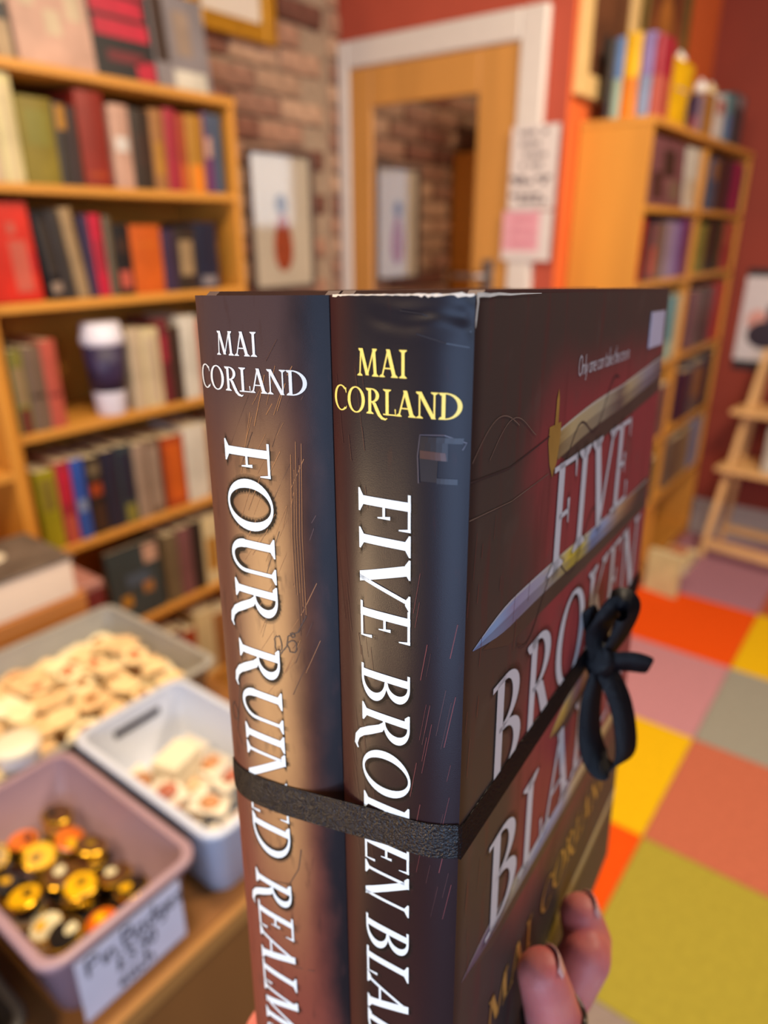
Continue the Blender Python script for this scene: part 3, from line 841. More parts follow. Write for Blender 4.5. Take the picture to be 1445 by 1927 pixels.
# ------------------------------------------------------------------ goods in the bins
GOLD = mat('gold_pin_metal', '#C89A1E', .25, .1, metallic=.8)
pin_cols = {'yellow': '#F0B810', 'black': '#191514', 'cream white': '#E2DAB4', 'orange': '#DC6A18', 'brown': '#5A3A22', 'peach': '#C88A5E', 'dark gold': '#8A6A10'}
def disc_me(nm, r, h, n, m, wob=0.0, sd=0):
    rr = random.Random(sd)
    k = [1 + rr.uniform(-wob, wob) for _ in range(n)]
    mb = MB()
    mb.loops([[(r * k[i] * s_ * math.cos(2 * math.pi * i / n), r * k[i] * s_ * math.sin(2 * math.pi * i / n), z) for i in range(n)] for s_, z in ((.9, 0), (1, h * .2), (1, h * .8), (.92, h))], True, True, True)
    me = mb.mesh(nm); me.materials.append(m)
    return me
rim_mes = [disc_me('rim', .0165, .004, 18, GOLD), disc_me('rim', .0165, .004, 18, mat('black_nickel_pin', '#221E1C', .3, .1, metallic=.6))]
face_mes = {c: disc_me('enamel_face', .0145, .0012, 18, mat('enamel_' + c.replace(' ', '_'), h, .22, .1, 60)) for c, h in pin_cols.items()}
dot_mes = {c: disc_me('enamel_detail', .006, .0008, 10, mat('enamel_' + c.replace(' ', '_'), h, .22, .1, 60), .2, 4) for c, h in pin_cols.items()}
r2 = random.Random(21)
weights = ['yellow'] * 3 + ['black'] * 12 + ['cream white'] * 2 + ['orange'] * 2 + ['brown'] * 4 + ['peach'] * 2 + ['dark gold'] * 2
for layer in range(4):
    for gx in range(5):
        for gy in range(3):
            c = r2.choice(weights)
            if layer == 3 and (gx + gy) % 2:
                continue
            if layer == 3 and gx in (2, 3) and r2.random() < .6:
                c = 'yellow'
            px_ = -.70 + (gx - 2) * .045 + r2.uniform(-.006, .006)
            py_ = .265 + (gy - 1) * .042 + r2.uniform(-.005, .005)
            pn = empty('pin_badge', (px_, py_, ZT + .012 + layer * .0125 + r2.uniform(0, .002)), (r2.uniform(-.32, .32), r2.uniform(-.32, .32), r2.uniform(0, 6)))
            pn.scale = (1.2, 1.2, 1.2)
            link('rim', rim_mes[0 if c != 'black' or r2.random() < .3 else 1], pn)
            f_ = link('enamel_face', face_mes[c], pn); f_.location.z = .0038
            dc = r2.choice([q for q in ('black', 'yellow', 'cream white', 'dark gold') if q != c])
            d_ = link('enamel_detail', dot_mes[dc], pn); d_.location = (r2.uniform(-.005, .005), r2.uniform(-.005, .005), .0049)
            tag(pn, '%s enamel pin badge with a %s spot, piled in the mauve bin' % (c, dc), 'pin badge', '%s pin badges with %s spots' % (c, dc))

WOODP = [mat('pale_birch_%d' % k, h, .7, .12, 40) for k, h in enumerate(('#F6E0AE', '#F0D09A', '#F8E6BC', '#E2BC88'))]
BURN = [mat('burnt_print', '#9A6430', .8, .2, 60), mat('rust_print', '#B8683C', .8, .2, 60)]
tok = [disc_me('token_body', .024 * (0.85 + .1 * (k % 4)), .004, 14, WOODP[k % 4], .22, 30 + k) for k in range(8)]
prn = [disc_me('burnt_print', .012, .0005, 10, BURN[k], .3, 50 + k) for k in range(2)]
r3 = random.Random(5)
for layer in range(4):
    for gx in range(6):
        for gy in range(10):
            px_ = -1.028 + (gx - 2.5) * .044 + r3.uniform(-.008, .008)
            py_ = .342 + (gy - 4.5) * .056 + r3.uniform(-.01, .01)
            dome = 1 - .35 * (abs(gx - 2.5) / 2.5) ** 2
            tk = empty('wooden_cut_out', (px_, py_, ZT + .010 + layer * .0195 * dome + r3.uniform(0, .003)), (r3.uniform(-.2, .2), r3.uniform(-.2, .2), r3.uniform(0, 6)))
            ki = r3.randrange(8)
            link('token_body', tok[ki], tk)
            shade = ('light', 'honey', 'ivory', 'toasted')[ki % 4]
            what = 'plain'
            if r3.random() < .36:
                pi_ = r3.randrange(2)
                q = link('burnt_print', prn[pi_], tk); q.location.z = .0041
                what = ('brown-printed', 'rust-printed')[pi_]
            tag(tk, '%s %s wooden cut-out heaped in the wide grey tray' % (what, shade), 'wooden shape', '%s %s cut-outs in the grey tray' % (what, shade))

# cards and boxes in the white bin
CARD = mat('ivory_card', '#E8DCBE', .7, .05, 30)
bx = empty('card_box', (-.735, .468, ZT + .0045), (0, 0, R(14)))
MB().box(-.022, .022, -.03, .03, 0, .072, .002).build('carton', CARD, bx); MB().box(-.0225, .0225, -.0305, .0305, .06, .064).build('flap_seam', mat('card_seam', '#CDBD98', .7, .05), bx)
tag(bx, 'small upright ivory card box standing in the white bin', 'box')
r4 = random.Random(9)
for k in range(14):
    px_ = -.70 + (k % 4 - 1.5) * .05 + r4.uniform(-.01, .01)
    py_ = .467 + (k // 4 % 3 - 1) * .042 + r4.uniform(-.008, .008)
    cd = empty('backing_card', (px_ + .02, py_, ZT + .012 + .003 * k), (r4.uniform(-.2, .2), r4.uniform(-.2, .2), r4.uniform(0, 3)))
    MB().box(-.027, .027, -.021, .021, 0, .002, .0004).build('card', mat('white_card', '#EADFCB', .6, .05), cd)
    MB().lathe([(.013, .002), (.015, .004), (.012, .0065), (.006, .0072)], 14).build('charm', mat('tan_charm_%d' % (k % 3), ('#C48A5C', '#B86A52', '#D8B48C')[k % 3], .4, .4, 120), cd, True)
    tag(cd, 'white backing card with %s charm in the white bin' % ('tan', 'terracotta', 'sandy')[k % 3], 'card', 'carded %s charms in the white bin' % ('tan', 'terracotta', 'sandy')[k % 3])

# tumbled stones in the black tray
r5 = random.Random(12)
stone_cols = {'peach': '#D89A70', 'rust': '#A84A1C', 'cream': '#DCC8A4', 'black': '#2A2422'}
stone_me = {}
for c, h in stone_cols.items():
    bm = bmesh.new(); bmesh.ops.create_icosphere(bm, subdivisions=2, radius=1)
    for vv in bm.verts:
        vv.co = Vector((vv.co.x * .021, vv.co.y * .016, vv.co.z * .012)) * (1 + .15 * math.sin(5 * vv.co.x + 3 * vv.co.y + len(c)))
    me = bpy.data.meshes.new('tumbled_stone'); bm.to_mesh(me); bm.free()
    for p in me.polygons: p.use_smooth = True
    me.materials.append(mat('stone_' + c, h, .25, .3, 60)); stone_me[c] = me
for layer in range(3):
    for gx in range(5):
        for gy in range(6):
            c = r5.choice(['peach', 'peach', 'rust', 'cream', 'black', 'black'])
            st = link('tumbled_stone', stone_me[c])
            st.location = (-.69 + (gx - 2) * .038 + r5.uniform(-.004, .004), .01 + (gy - 2.5) * .038 + r5.uniform(-.006, .006), ZT + .020 + layer * .017)
            st.rotation_euler = (r5.uniform(-.3, .3), r5.uniform(-.3, .3), r5.uniform(0, 3))
            tag(st, '%s coloured tumbled stone in the shallow black tray' % c, 'stone', '%s stones in the black tray' % c)

# white lidded pot with ring handle
pt = empty('lidded_pot', (-.872 + .02, .085, ZT + .0005))
POT = mat('white_pot_enamel', '#DAD6D4', .35, .03)
_pp = at_z(40, 1440, ZT + .088)
pt.location = (_pp[0], _pp[1], ZT + .0865)
tag(pt, 'small white lidded pot with ring handle by the grey tray', 'pot')
MB().lathe([(.020, 0), (.026, .003), (.029, .03), (.028, .034)], 24).build('body', POT, pt, True)
MB().lathe([(.031, .033), (.032, .037), (.031, .042), (.020, .045), (.002, .046)], 24).build('lid', mat('cream_pot_lid', '#E6DCC0', .4, .03), pt, True)
hp = MB(); hp.tube([(-.028 - .018 * math.sin(a), -.016 + .0 * a, .018 + .016 * math.cos(a)) for a in [R(q) for q in range(0, 181, 20)]], .004, 8); hp.build('handle', POT, pt, True)

# wooden riser, white-edged box set and maroon box behind the tray
rs = empty('wooden_riser', (-1.34, .375, ZT + .0005))
RIS = mat('riser_wood', '#B87436', .5, .1, 8, stretch=(1, .12, 1))
for nm, bxx in (('top_board', (-.10, .10, -.30, .262, .088, .104)), ('front_board', (.085, .10, -.30, .262, 0, .0878)), ('back_board', (-.10, -.085, -.30, .262, 0, .0878)), ('end_board', (-.0848, .0848, .247, .262, 0, .0878)), ('end_board', (-.0848, .0848, -.30, -.285, 0, .0878))):
    MB().box(*bxx, .0015).build(nm, RIS, rs)
tag(rs, 'long orange-brown wooden riser box at the back of the counter', 'riser')
bs = empty('boxed_book', (-1.34, .378, ZT + .105))
MB().box(-.092, .094, -.28, .245, .0, .078, .003).build('page_block', mat('thick_cream_pages', '#E2CDB8', .8, .04, 6), bs)
MB().box(-.094, .097, -.282, .25, .078, .083, .001).build('cover', mat('patterned_cover', '#5E5248', .5, .4, 18), bs)
for k, (xa, ya_, c) in enumerate(((.02, -.1, '#C07860'), (.05, .05, '#C88868'), (-.02, .14, '#D8CCB4'), (-.05, -.02, '#D2C4A8'), (-.02, .02, '#CFC0A4'))):
    MB().lathe([(.03, .083), (.028, .0838)], 14, (xa, ya_, 0)).build('cover_motif', mat('cover_motif_%d' % k, c, .5, .2, 30), bs)
tag(bs, 'thick cream-paged book with patterned cover lying on the wooden riser', 'book')
mbx = empty('maroon_box', (-1.36, .672, ZT + .0005))
MB().box(-.06, .075, -.028, .028, 0, .075, .002).build('carton', mat('maroon_card', '#6E2226', .5, .08), mbx)
MB().box(-.062, .077, -.030, .030, .0752, .094, .003).build('lid', mat('dusty_pink_card', '#A87468', .5, .06), mbx)
tag(mbx, 'maroon box with dusty pink lid beside the wooden riser', 'box')

# ================================================================== the held books
def cw(v):
    return Vector((v[0] * CA - v[1] * SA, v[0] * SA + v[1] * CA, v[2]))
BC = cw((.5165, .8543, -.0588)).normalized()
BV = cw((.0068, -.0727, -.9973)).normalized()
BS = BC.cross(BV).normalized()
if BS.dot(cw((-.8563, .5147, -.0433))) < 0:
    BS = -BS
BP = cw((.01421, .11345, 1.52098))
T2, T1, BW, BH = 27.6, 32.3, 163.0, 241.0


def B(u, v, n):
    """point of the held bundle in mm: u along the cover, v down, n out of the front cover"""
    return BP + (BC * u + BV * v - BS * n) / 1000.0


def nt_new(name, rough, spec=.5, coat=0.0):
    m = bpy.data.materials.new(name); m.use_nodes = True
    b = m.node_tree.nodes['Principled BSDF']
    b.inputs['Roughness'].default_value = rough
    b.inputs['Specular IOR Level'].default_value = spec
    if coat:
        b.inputs['Coat Weight'].default_value = coat; b.inputs['Coat Roughness'].default_value = .25
    return m, m.node_tree, b


class ND:
    def __init__(s, nt):
        s.nt = nt
        uv = nt.nodes.new('ShaderNodeUVMap')
        sp = nt.nodes.new('ShaderNodeSeparateXYZ'); nt.links.new(uv.outputs[0], sp.inputs[0])
        s.vec, s.u, s.v = uv.outputs[0], sp.outputs[0], sp.outputs[1]

    def math(s, op, a, b=None, c=None, clamp=False):
        n = s.nt.nodes.new('ShaderNodeMath'); n.operation = op; n.use_clamp = clamp
        for i, q in enumerate((a, b, c)):
            if q is None: continue
            if isinstance(q, (int, float)): n.inputs[i].default_value = q
            else: s.nt.links.new(q, n.inputs[i])
        return n.outputs[0]

    def step(s, x, a, b):
        n = s.nt.nodes.new('ShaderNodeMapRange'); n.interpolation_type = 'SMOOTHSTEP'
        s.nt.links.new(x, n.inputs[0]); n.inputs[1].default_value = a; n.inputs[2].default_value = b
        n.inputs[3].default_value = 0; n.inputs[4].default_value = 1
        return n.outputs[0]

    def noise(s, scale, detail=5, stretch=(1, 1, 1)):
        mp = s.nt.nodes.new('ShaderNodeMapping'); mp.inputs['Scale'].default_value = stretch
        s.nt.links.new(s.vec, mp.inputs[0])
        n = s.nt.nodes.new('ShaderNodeTexNoise'); n.inputs['Scale'].default_value = scale; n.inputs['Detail'].default_value = detail
        s.nt.links.new(mp.outputs[0], n.inputs['Vector'])
        return n.outputs['Fac']

    def mix(s, f, a, b):
        n = s.nt.nodes.new('ShaderNodeMixRGB')
        s.nt.links.new(f, n.inputs[0]) if not isinstance(f, (int, float)) else setattr(n.inputs[0], 'default_value', f)
        for i, q in ((1, a), (2, b)):
            if isinstance(q, str): n.inputs[i].default_value = lin(q)
            else: s.nt.links.new(q, n.inputs[i])
        return n.outputs[0]

    def bump(s, h, b, st=.1, dist=.001):
        n = s.nt.nodes.new('ShaderNodeBump'); n.inputs['Strength'].default_value = st; n.inputs['Distance'].default_value = dist
        s.nt.links.new(h, n.inputs['Height']); s.nt.links.new(n.outputs[0], b.inputs['Normal'])


# uv units: 1 = 100 mm (u across, v down)
m_sp1, nt, b = nt_new('bronze_spine_print', .40, .22)
d = ND(nt)
n1_, n2_ = d.noise(9, 6, (1, .5, 1)), d.noise(40, 4, (1, .25, 1))
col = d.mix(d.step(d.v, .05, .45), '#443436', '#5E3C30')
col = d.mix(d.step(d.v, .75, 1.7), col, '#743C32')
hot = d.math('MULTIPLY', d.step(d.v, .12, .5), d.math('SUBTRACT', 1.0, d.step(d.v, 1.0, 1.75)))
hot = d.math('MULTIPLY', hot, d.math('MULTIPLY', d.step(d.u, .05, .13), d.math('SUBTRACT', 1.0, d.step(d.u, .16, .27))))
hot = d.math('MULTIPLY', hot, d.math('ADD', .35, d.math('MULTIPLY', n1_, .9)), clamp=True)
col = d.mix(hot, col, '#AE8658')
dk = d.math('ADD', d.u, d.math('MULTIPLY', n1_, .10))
col = d.mix(d.math('SUBTRACT', 1.0, d.step(dk, .055, .15)), col, '#140C10')  # dark right edge: printed vignette plus shade of the gap, painted in
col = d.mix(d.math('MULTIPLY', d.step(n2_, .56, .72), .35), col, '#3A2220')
nt.links.new(col, b.inputs['Base Color'])
d.bump(d.noise(420, 2), b, .06, .0004)

m_sp2, nt, b = nt_new('dark_spine_print', .36, .28)
d = ND(nt)
n1_, n2_ = d.noise(8, 6, (1, .4, 1)), d.noise(60, 4, (1, .2, 1))
col = d.mix(d.step(d.v, .2, 1.2), '#1A1720', '#221014')  # bluish reflection at the head is put into the spine colour
col = d.mix(d.math('MULTIPLY', d.step(d.u, .19, .27), d.math('ADD', .3, n1_), clamp=True), col, '#40201C')
col = d.mix(d.math('MULTIPLY', d.step(n2_, .6, .75), .35), col, '#341A1C')
nt.links.new(col, b.inputs['Base Color'])
d.bump(d.noise(420, 2), b, .05, .0004)

m_cov, nt, b = nt_new('blade_cover_print', .52, .25)
d = ND(nt)
n1_, n2_, n3_ = d.noise(3.2, 6, (1, .7, 1)), d.noise(24, 5, (1, .12, 1)), d.noise(7, 4)
redz = d.math('MULTIPLY', d.step(d.math('ADD', d.u, d.math('MULTIPLY', n1_, .5)), .42, .78), d.step(d.math('ADD', d.v, d.math('MULTIPLY', n1_, .12)), .14, .36))
redz = d.math('MULTIPLY', redz, d.math('SUBTRACT', 1.0, d.step(d.v, 1.45, 1.75)))
col = d.mix(redz, '#41352F', '#8C3436')
col = d.mix(d.math('MULTIPLY', d.step(n2_, .5, .7), .45), col, '#5A2424')
col = d.mix(d.math('MULTIPLY', d.step(n3_, .55, .7), .3), col, '#54463E')
col = d.mix(d.math('SUBTRACT', 1.0, d.step(d.u, .0, .05)), col, '#241A1A')
nt.links.new(col, b.inputs['Base Color'])

m_back = mat('plain_dark_jacket', '#2E2224', .45, .1, 30)
m_board = mat('dark_red_case_board', '#3E1A1A', .6, .1, 60)
m_pages = mat('cream_page_block', '#CDBE9E', .85, .12, 900, stretch=(1, 1, 1))
m_white = mat('white_title_ink', '#D6E6F2', .5, .02)
m_silver = mat('silver_title_ink', '#C6C2C4', .45, .04, 60)
m_pearl = mat('pearl_author_ink', '#D4DCE0', .4, .06, 60)
m_yellow = mat('yellow_author_ink', '#F0DC72', .45, .04, 60)
m_gold = mat('gold_author_ink', '#C08A3E', .4, .15, 90)
m_torn = mat('torn_paper_edge', '#D8CFC2', .9, .12, 300)


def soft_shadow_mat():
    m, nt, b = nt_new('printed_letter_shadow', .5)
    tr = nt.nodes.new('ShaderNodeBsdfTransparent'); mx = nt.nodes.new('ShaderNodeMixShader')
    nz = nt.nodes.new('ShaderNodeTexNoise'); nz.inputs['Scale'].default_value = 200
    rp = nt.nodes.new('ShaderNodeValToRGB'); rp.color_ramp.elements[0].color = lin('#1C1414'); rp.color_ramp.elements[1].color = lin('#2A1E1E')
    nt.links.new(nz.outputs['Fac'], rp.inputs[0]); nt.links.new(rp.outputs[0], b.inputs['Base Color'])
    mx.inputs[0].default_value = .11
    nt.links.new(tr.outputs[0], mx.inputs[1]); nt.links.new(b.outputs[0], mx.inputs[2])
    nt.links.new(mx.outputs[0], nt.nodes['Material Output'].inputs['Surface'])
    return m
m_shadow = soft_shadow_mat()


def spine_pt(s0, t, bul):
    """surface of a rounded spine; s = mm from its right-hand edge"""
    def fn(s, v, off=0.0):
        a = min(max(s / t, 0), 1)
        q = 2 * a - 1
        o = bul * (1 - abs(q) ** 3.2)
        sl = bul * 3.2 * abs(q) ** 2.2 * (1 if q > 0 else -1) * 2 / t   # d(-o)/ds
        l = math.hypot(1, sl)
        # outward normal in (u, n): u = -o side, n = -(s0+s)
        return B(-o - off / l, v, -(s0 + s) - off * sl / l)
    return fn

sp2 = spine_pt(0.0, T2, 2.6)
sp1 = spine_pt(T2 + .25, T1, 3.4)


def grid_mesh(fn, us, vs, uvf):
    mb = MB(); mb.uv = []
    for v in vs:
        for u in us:
            mb.v.append(tuple(fn(u, v))); mb.uv.append(uvf(u, v))
    n = len(us)
    for i in range(len(vs) - 1):
        for j in range(n - 1):
            a = i * n + j
            mb.f.append((a, a + 1, a + n + 1, a + n))
    return mb

def frange(a, b_, n):
    return [a + (b_ - a) * i / n for i in range(n + 1)]


def crumple(spf, s0):
    if s0 > 1:
        return spf
    def fn(s, v):
        g = math.exp(-((v - 3.2) / 3.0) ** 2) * max(0, 1 - s / 19) ** .7
        o = g * (.26 * math.sin(1.25 * v + .22 * s + .8 * math.sin(.35 * s)) + .10 * math.sin(.7 * s - .8 * v))
        o *= min(1, s / 1.5)
        return spf(s, v, o)
    return fn


def held_book(s0, t, spf, spm, covm, label):
    root = empty('hardback_book', B(60, BH, -(s0 + t / 2)))
    inv = Matrix.Translation(root.location).inverted()
    J = {}
    def fix(o, to=None):
        # prints belong to the jacket panel they lie on, everything else to the book
        n_ = o.name.split('.')[0]
        if to == 'c' and 'f' in J:
            o.parent = J['f']
        elif (n_.endswith(('lettering', 'print', 'lettering_shadow', 'crease'))) and 's' in J:
            o.parent = J['s']
        else:
            o.parent = root; o.matrix_parent_inverse = inv
        return o
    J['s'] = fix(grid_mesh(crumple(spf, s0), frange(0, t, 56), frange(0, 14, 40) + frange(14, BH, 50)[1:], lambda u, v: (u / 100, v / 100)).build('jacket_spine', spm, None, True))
    # torn upper edge only bends the sheet a little; front and back flaps of the jacket
    fr_ = grid_mesh(lambda u, v: B(u, v, -s0), frange(0, BW, 20), frange(0, BH, 20), lambda u, v: (u / 100, v / 100))
    J['f'] = fix(fr_.build('jacket_front', covm, None, True))
    bk = grid_mesh(lambda u, v: B(u, v, -(s0 + t)), frange(0, BW, 20), frange(0, BH, 20), lambda u, v: (u / 100, v / 100))
    fix(bk.build('jacket_back', m_back, None, True))
    # flaps folded inside the fore-edge
    for k, nn in ((0, 3.4), (1, -3.4)):
        base = -s0 if k == 0 else -(s0 + t)
        fl = MB(); fl.quad(B(BW, 0, base), B(BW, BH, base), B(BW, BH, base - nn), B(BW, 0, base - nn)); fix(fl.build('jacket_fold', covm if k == 0 else m_back))
        bd = MB()
        n0, n1__ = (base - .15, base - 2.9) if k == 0 else (base + .15, base + 2.9)
        pts = [(4, -.7), (BW - 1.5, -.9), (BW - .8, .2), (BW - .8, BH - 1), (2, BH - 1), (2, .6)]
        bd.loops([[B(u, v, n0) for u, v in pts], [B(u, v, n1__) for u, v in pts]], True, True, True)
        fix(bd.build('case_board', m_board))
    pg = MB(); pts = [(2.5, 4.2), (BW - 4.5, 4.2), (BW - 4.5, BH - 4.2), (2.5, BH - 4.2)]
    pg.loops([[B(u, v, -(s0 + 3.0)) for u, v in pts], [B(u, v, -(s0 + t - 3.0)) for u, v in pts]], True, True, True)
    fix(pg.build('page_block', m_pages))
    tag(root, label, 'book', None)
    return root, fix


# ---- serif capitals built from strokes: list of quads in cap-height units
TK, TN = .138, .05
def st_(x0, y0, x1, y1, w):      # slanted stroke with horizontal width
    return [((x0 - w / 2, y0), (x0 + w / 2, y0), (x1 + w / 2, y1), (x1 - w / 2, y1))]
def hb_(x0, x1, y, h=TN):
    return [((x0, y - h / 2), (x1, y - h / 2), (x1, y + h / 2), (x0, y + h / 2))]
def sf_(x, y, w=.30, stem=TK):
    s_ = 1 if y < .5 else -1
    q = [((x - w / 2, y), (x + w / 2, y), (x + w / 2, y + s_ * .035), (x - w / 2, y + s_ * .035))]
    q.append(((x - w / 2, y + s_ * .03), (x + w / 2, y + s_ * .03), (x + stem / 2, y + s_ * .10), (x - stem / 2, y + s_ * .10)))
    return q
def arc_(cx, cy, rx, ry, a0, a1, wx=TK, wy=TN, n=18):
    q = []
    for k in range(n):
        a, b_ = R(a0 + (a1 - a0) * k / n), R(a0 + (a1 - a0) * (k + 1) / n)
        q.append(((cx + rx * math.cos(a), cy + ry * math.sin(a)), (cx + rx * math.cos(b_), cy + ry * math.sin(b_)),
                  (cx + (rx - wx) * math.cos(b_), cy + (ry - wy) * math.sin(b_)), (cx + (rx - wx) * math.cos(a), cy + (ry - wy) * math.sin(a))))
    return q
def pl_(pts, ws):
    q = []; n = len(pts); L = []
    for i in range(n):
        ax, ay = pts[max(i - 1, 0)]; bx, by = pts[min(i + 1, n - 1)]
        dx, dy = bx - ax, by - ay; l = math.hypot(dx, dy) or 1
        L.append(((pts[i][0] - dy / l * ws[i] / 2, pts[i][1] + dx / l * ws[i] / 2), (pts[i][0] + dy / l * ws[i] / 2, pts[i][1] - dx / l * ws[i] / 2)))
    for i in range(n - 1):
        q.append((L[i][0], L[i][1], L[i + 1][1], L[i + 1][0]))
    return q
def vs_(x, y0, y1):              # vertical beak at the end of an arm
    return [((x - .055, y0), (x, y0), (x, y1), (x - .02, y1)) if y1 < y0 else ((x - .02, y0), (x, y0), (x, y1), (x - .055, y1))]
GL = {
    'I': (st_(.18, 0, .18, 1, TK) + sf_(.18, 0, .34) + sf_(.18, 1, .34), .37),
    'F': (st_(.18, 0, .18, 1, TK) + sf_(.18, 0, .36) + hb_(.0, .56, .972) + vs_(.57, .78, 1) + hb_(.18, .42, .5) + vs_(.43, .38, .62), .58),
    'E': (st_(.18, 0, .18, 1, TK) + hb_(.0, .55, .972) + vs_(.56, .78, 1) + hb_(.18, .42, .5) + vs_(.43, .38, .62) + hb_(0, .60, .028) + vs_(.61, .24, 0), .64),
    'L': (st_(.18, 0, .18, 1, TK) + sf_(.18, 1, .36) + hb_(0, .56, .028) + vs_(.57, .26, 0), .58),
    'V': (st_(.15, 1, .42, 0, .17) + st_(.70, 1, .42, 0, .07) + sf_(.15, 1, .32) + sf_(.70, 1, .26, .07), .80),
    'A': (st_(.38, 1, .68, 0, .17) + st_(.38, .97, .10, 0, .07) + hb_(.2, .58, .32) + sf_(.68, 0, .32) + sf_(.10, 0, .26, .07), .84),
    'N': (st_(.13, 0, .13, 1, .065) + st_(.12, 1, .70, 0, .17) + st_(.72, 0, .72, 1, .065) + sf_(.13, 0, .28, .065) + sf_(.10, 1, .24, .1) + sf_(.72, 1, .28, .065), .86),
    'M': (st_(.17, 1, .10, 0, .065) + st_(.18, 1, .48, .03, .16) + st_(.48, .03, .80, 1, .065) + st_(.80, 1, .87, 0, TK) + sf_(.10, 0, .26, .065) + sf_(.87, 0, .32) + sf_(.15, 1, .2, .1) + sf_(.84, 1, .22, .12), 1.04),
    'O': (arc_(.47, .5, .45, .52, 0, 360, .155, .05, 40), .96),
    'C': (arc_(.47, .5, .45, .52, 48, 312, .155, .05, 28) + pl_([(.74, .92), (.78, .72)], [.09, .03]) + pl_([(.74, .08), (.79, .2)], [.05, .02]), .82),
    'D': (st_(.18, 0, .18, 1, TK) + sf_(.14, 0, .28) + sf_(.14, 1, .28) + arc_(.24, .5, .60, .5, -90, 90, .16, .05, 22) + hb_(.1, .26, .975, .05) + hb_(.1, .26, .025, .05), .88),
    'U': (st_(.18, .32, .18, 1, TK) + st_(.68, .32, .68, 1, .07) + sf_(.18, 1, .34) + sf_(.68, 1, .28, .07) + arc_(.41, .33, .308, .35, 180, 270, .155, .07, 10) + arc_(.41, .33, .305, .35, 270, 360, .07, .07, 10), .84),
    'R': (st_(.18, 0, .18, 1, TK) + sf_(.18, 0, .34) + sf_(.13, 1, .26) + hb_(.1, .26, .975, .05) + hb_(.18, .28, .475, .05) + arc_(.26, .725, .36, .275, -90, 90, .155, .05, 18)
          + pl_([(.30, .48), (.40, .40), (.52, .16), (.62, -.02), (.74, -.13), (.90, -.17), (.98, -.12)], [.08, .14, .155, .14, .11, .07, .03]), .78),
    'B': (st_(.18, 0, .18, 1, TK) + hb_(.02, .28, .975, .05) + hb_(.02, .28, .025, .05) + hb_(.18, .3, .52, .045) + arc_(.26, .755, .32, .245, -90, 90, .145, .05, 16) + arc_(.26, .27, .40, .27, -90, 90, .155, .05, 18), .72),
    'K': (st_(.18, 0, .18, 1, TK) + sf_(.18, 0, .34) + sf_(.18, 1, .34) + st_(.66, 1, .24, .46, .07) + st_(.36, .60, .70, 0, .17) + sf_(.66, 1, .26, .07) + sf_(.70, 0, .3), .82),
    'S': (pl_([(.52, .78), (.48, .94), (.34, 1.0), (.18, .96), (.08, .82), (.12, .66), (.30, .53), (.46, .42), (.55, .26), (.48, .08), (.32, 0), (.14, .04), (.06, .2)],
              [.02, .05, .055, .08, .12, .15, .165, .16, .13, .08, .055, .05, .02]), .64)}


def serif_word(word, gap=.04):
    out, x = [], 0
    for ch in word:
        q, adv = GL[ch]
        out += [[(p[0] + x, p[1]) for p in quad] for quad in q]
        x += adv + gap
    return out, x - gap


def grow(quads, e):
    out = []
    for q in quads:
        cx_, cy_ = sum(p[0] for p in q) / 4, sum(p[1] for p in q) / 4
        nq = []
        for (x_, y_) in q:
            dx, dy = x_ - cx_, y_ - cy_
            l = math.hypot(dx, dy) or 1
            nq.append((x_ + dx / l * e * 1.25, y_ + dy / l * e * 1.25))
        out.append(nq)
    return out


def lay(quads, fn, nsub=6):
    mb = MB()
    for q in quads:
        a, b_, c_, d_ = [Vector((p[0], p[1])) for p in q]
        if (b_ - a).length > (d_ - a).length:
            a, b_, c_, d_ = b_, c_, d_, a
        n = max(1, min(nsub, int((d_ - a).length / .12) + 1))
        for k in range(n):
            f0, f1 = k / n, (k + 1) / n
            p0, p1, p2, p3 = a.lerp(d_, f0), b_.lerp(c_, f0), b_.lerp(c_, f1), a.lerp(d_, f1)
            mb.quad(fn(*p0), fn(*p1), fn(*p2), fn(*p3))
    return mb


bk2, fix2 = held_book(0.0, T2, sp2, m_sp2, m_cov, 'hardback with near-black spine, yellow author lettering and red blade-print cover, tied by ribbon')
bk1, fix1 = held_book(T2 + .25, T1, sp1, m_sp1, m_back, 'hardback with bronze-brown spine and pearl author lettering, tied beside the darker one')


def spine_across(word, fix, spf, s_left, s_right, v_top, v_bot, m, name, gap=.05):
    q, wd = serif_word(word, gap)
    fn = lambda off: (lambda x_, y_: spf(s_left + (s_right - s_left) * x_ / wd, v_bot + (v_top - v_bot) * y_, off))
    fix(lay(q, fn(.14)).build(name, m))


def spine_down(word, fix, spf, v0, v1, s_base, s_cap, m, name, gap=.03, shadow=True, s_base1=None, s_cap1=None):
    q, wd = serif_word(word, gap)
    fn = lambda off, sh=0.0: (lambda x_, y_: spf(s_base + (s_cap - s_base) * y_ - sh, v0 + (v1 - v0) * x_ / wd + sh, off))
    if shadow:
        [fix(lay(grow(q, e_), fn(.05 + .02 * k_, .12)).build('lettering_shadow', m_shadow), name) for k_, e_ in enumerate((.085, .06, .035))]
    fix(lay(q, fn(.14)).build(name, m))


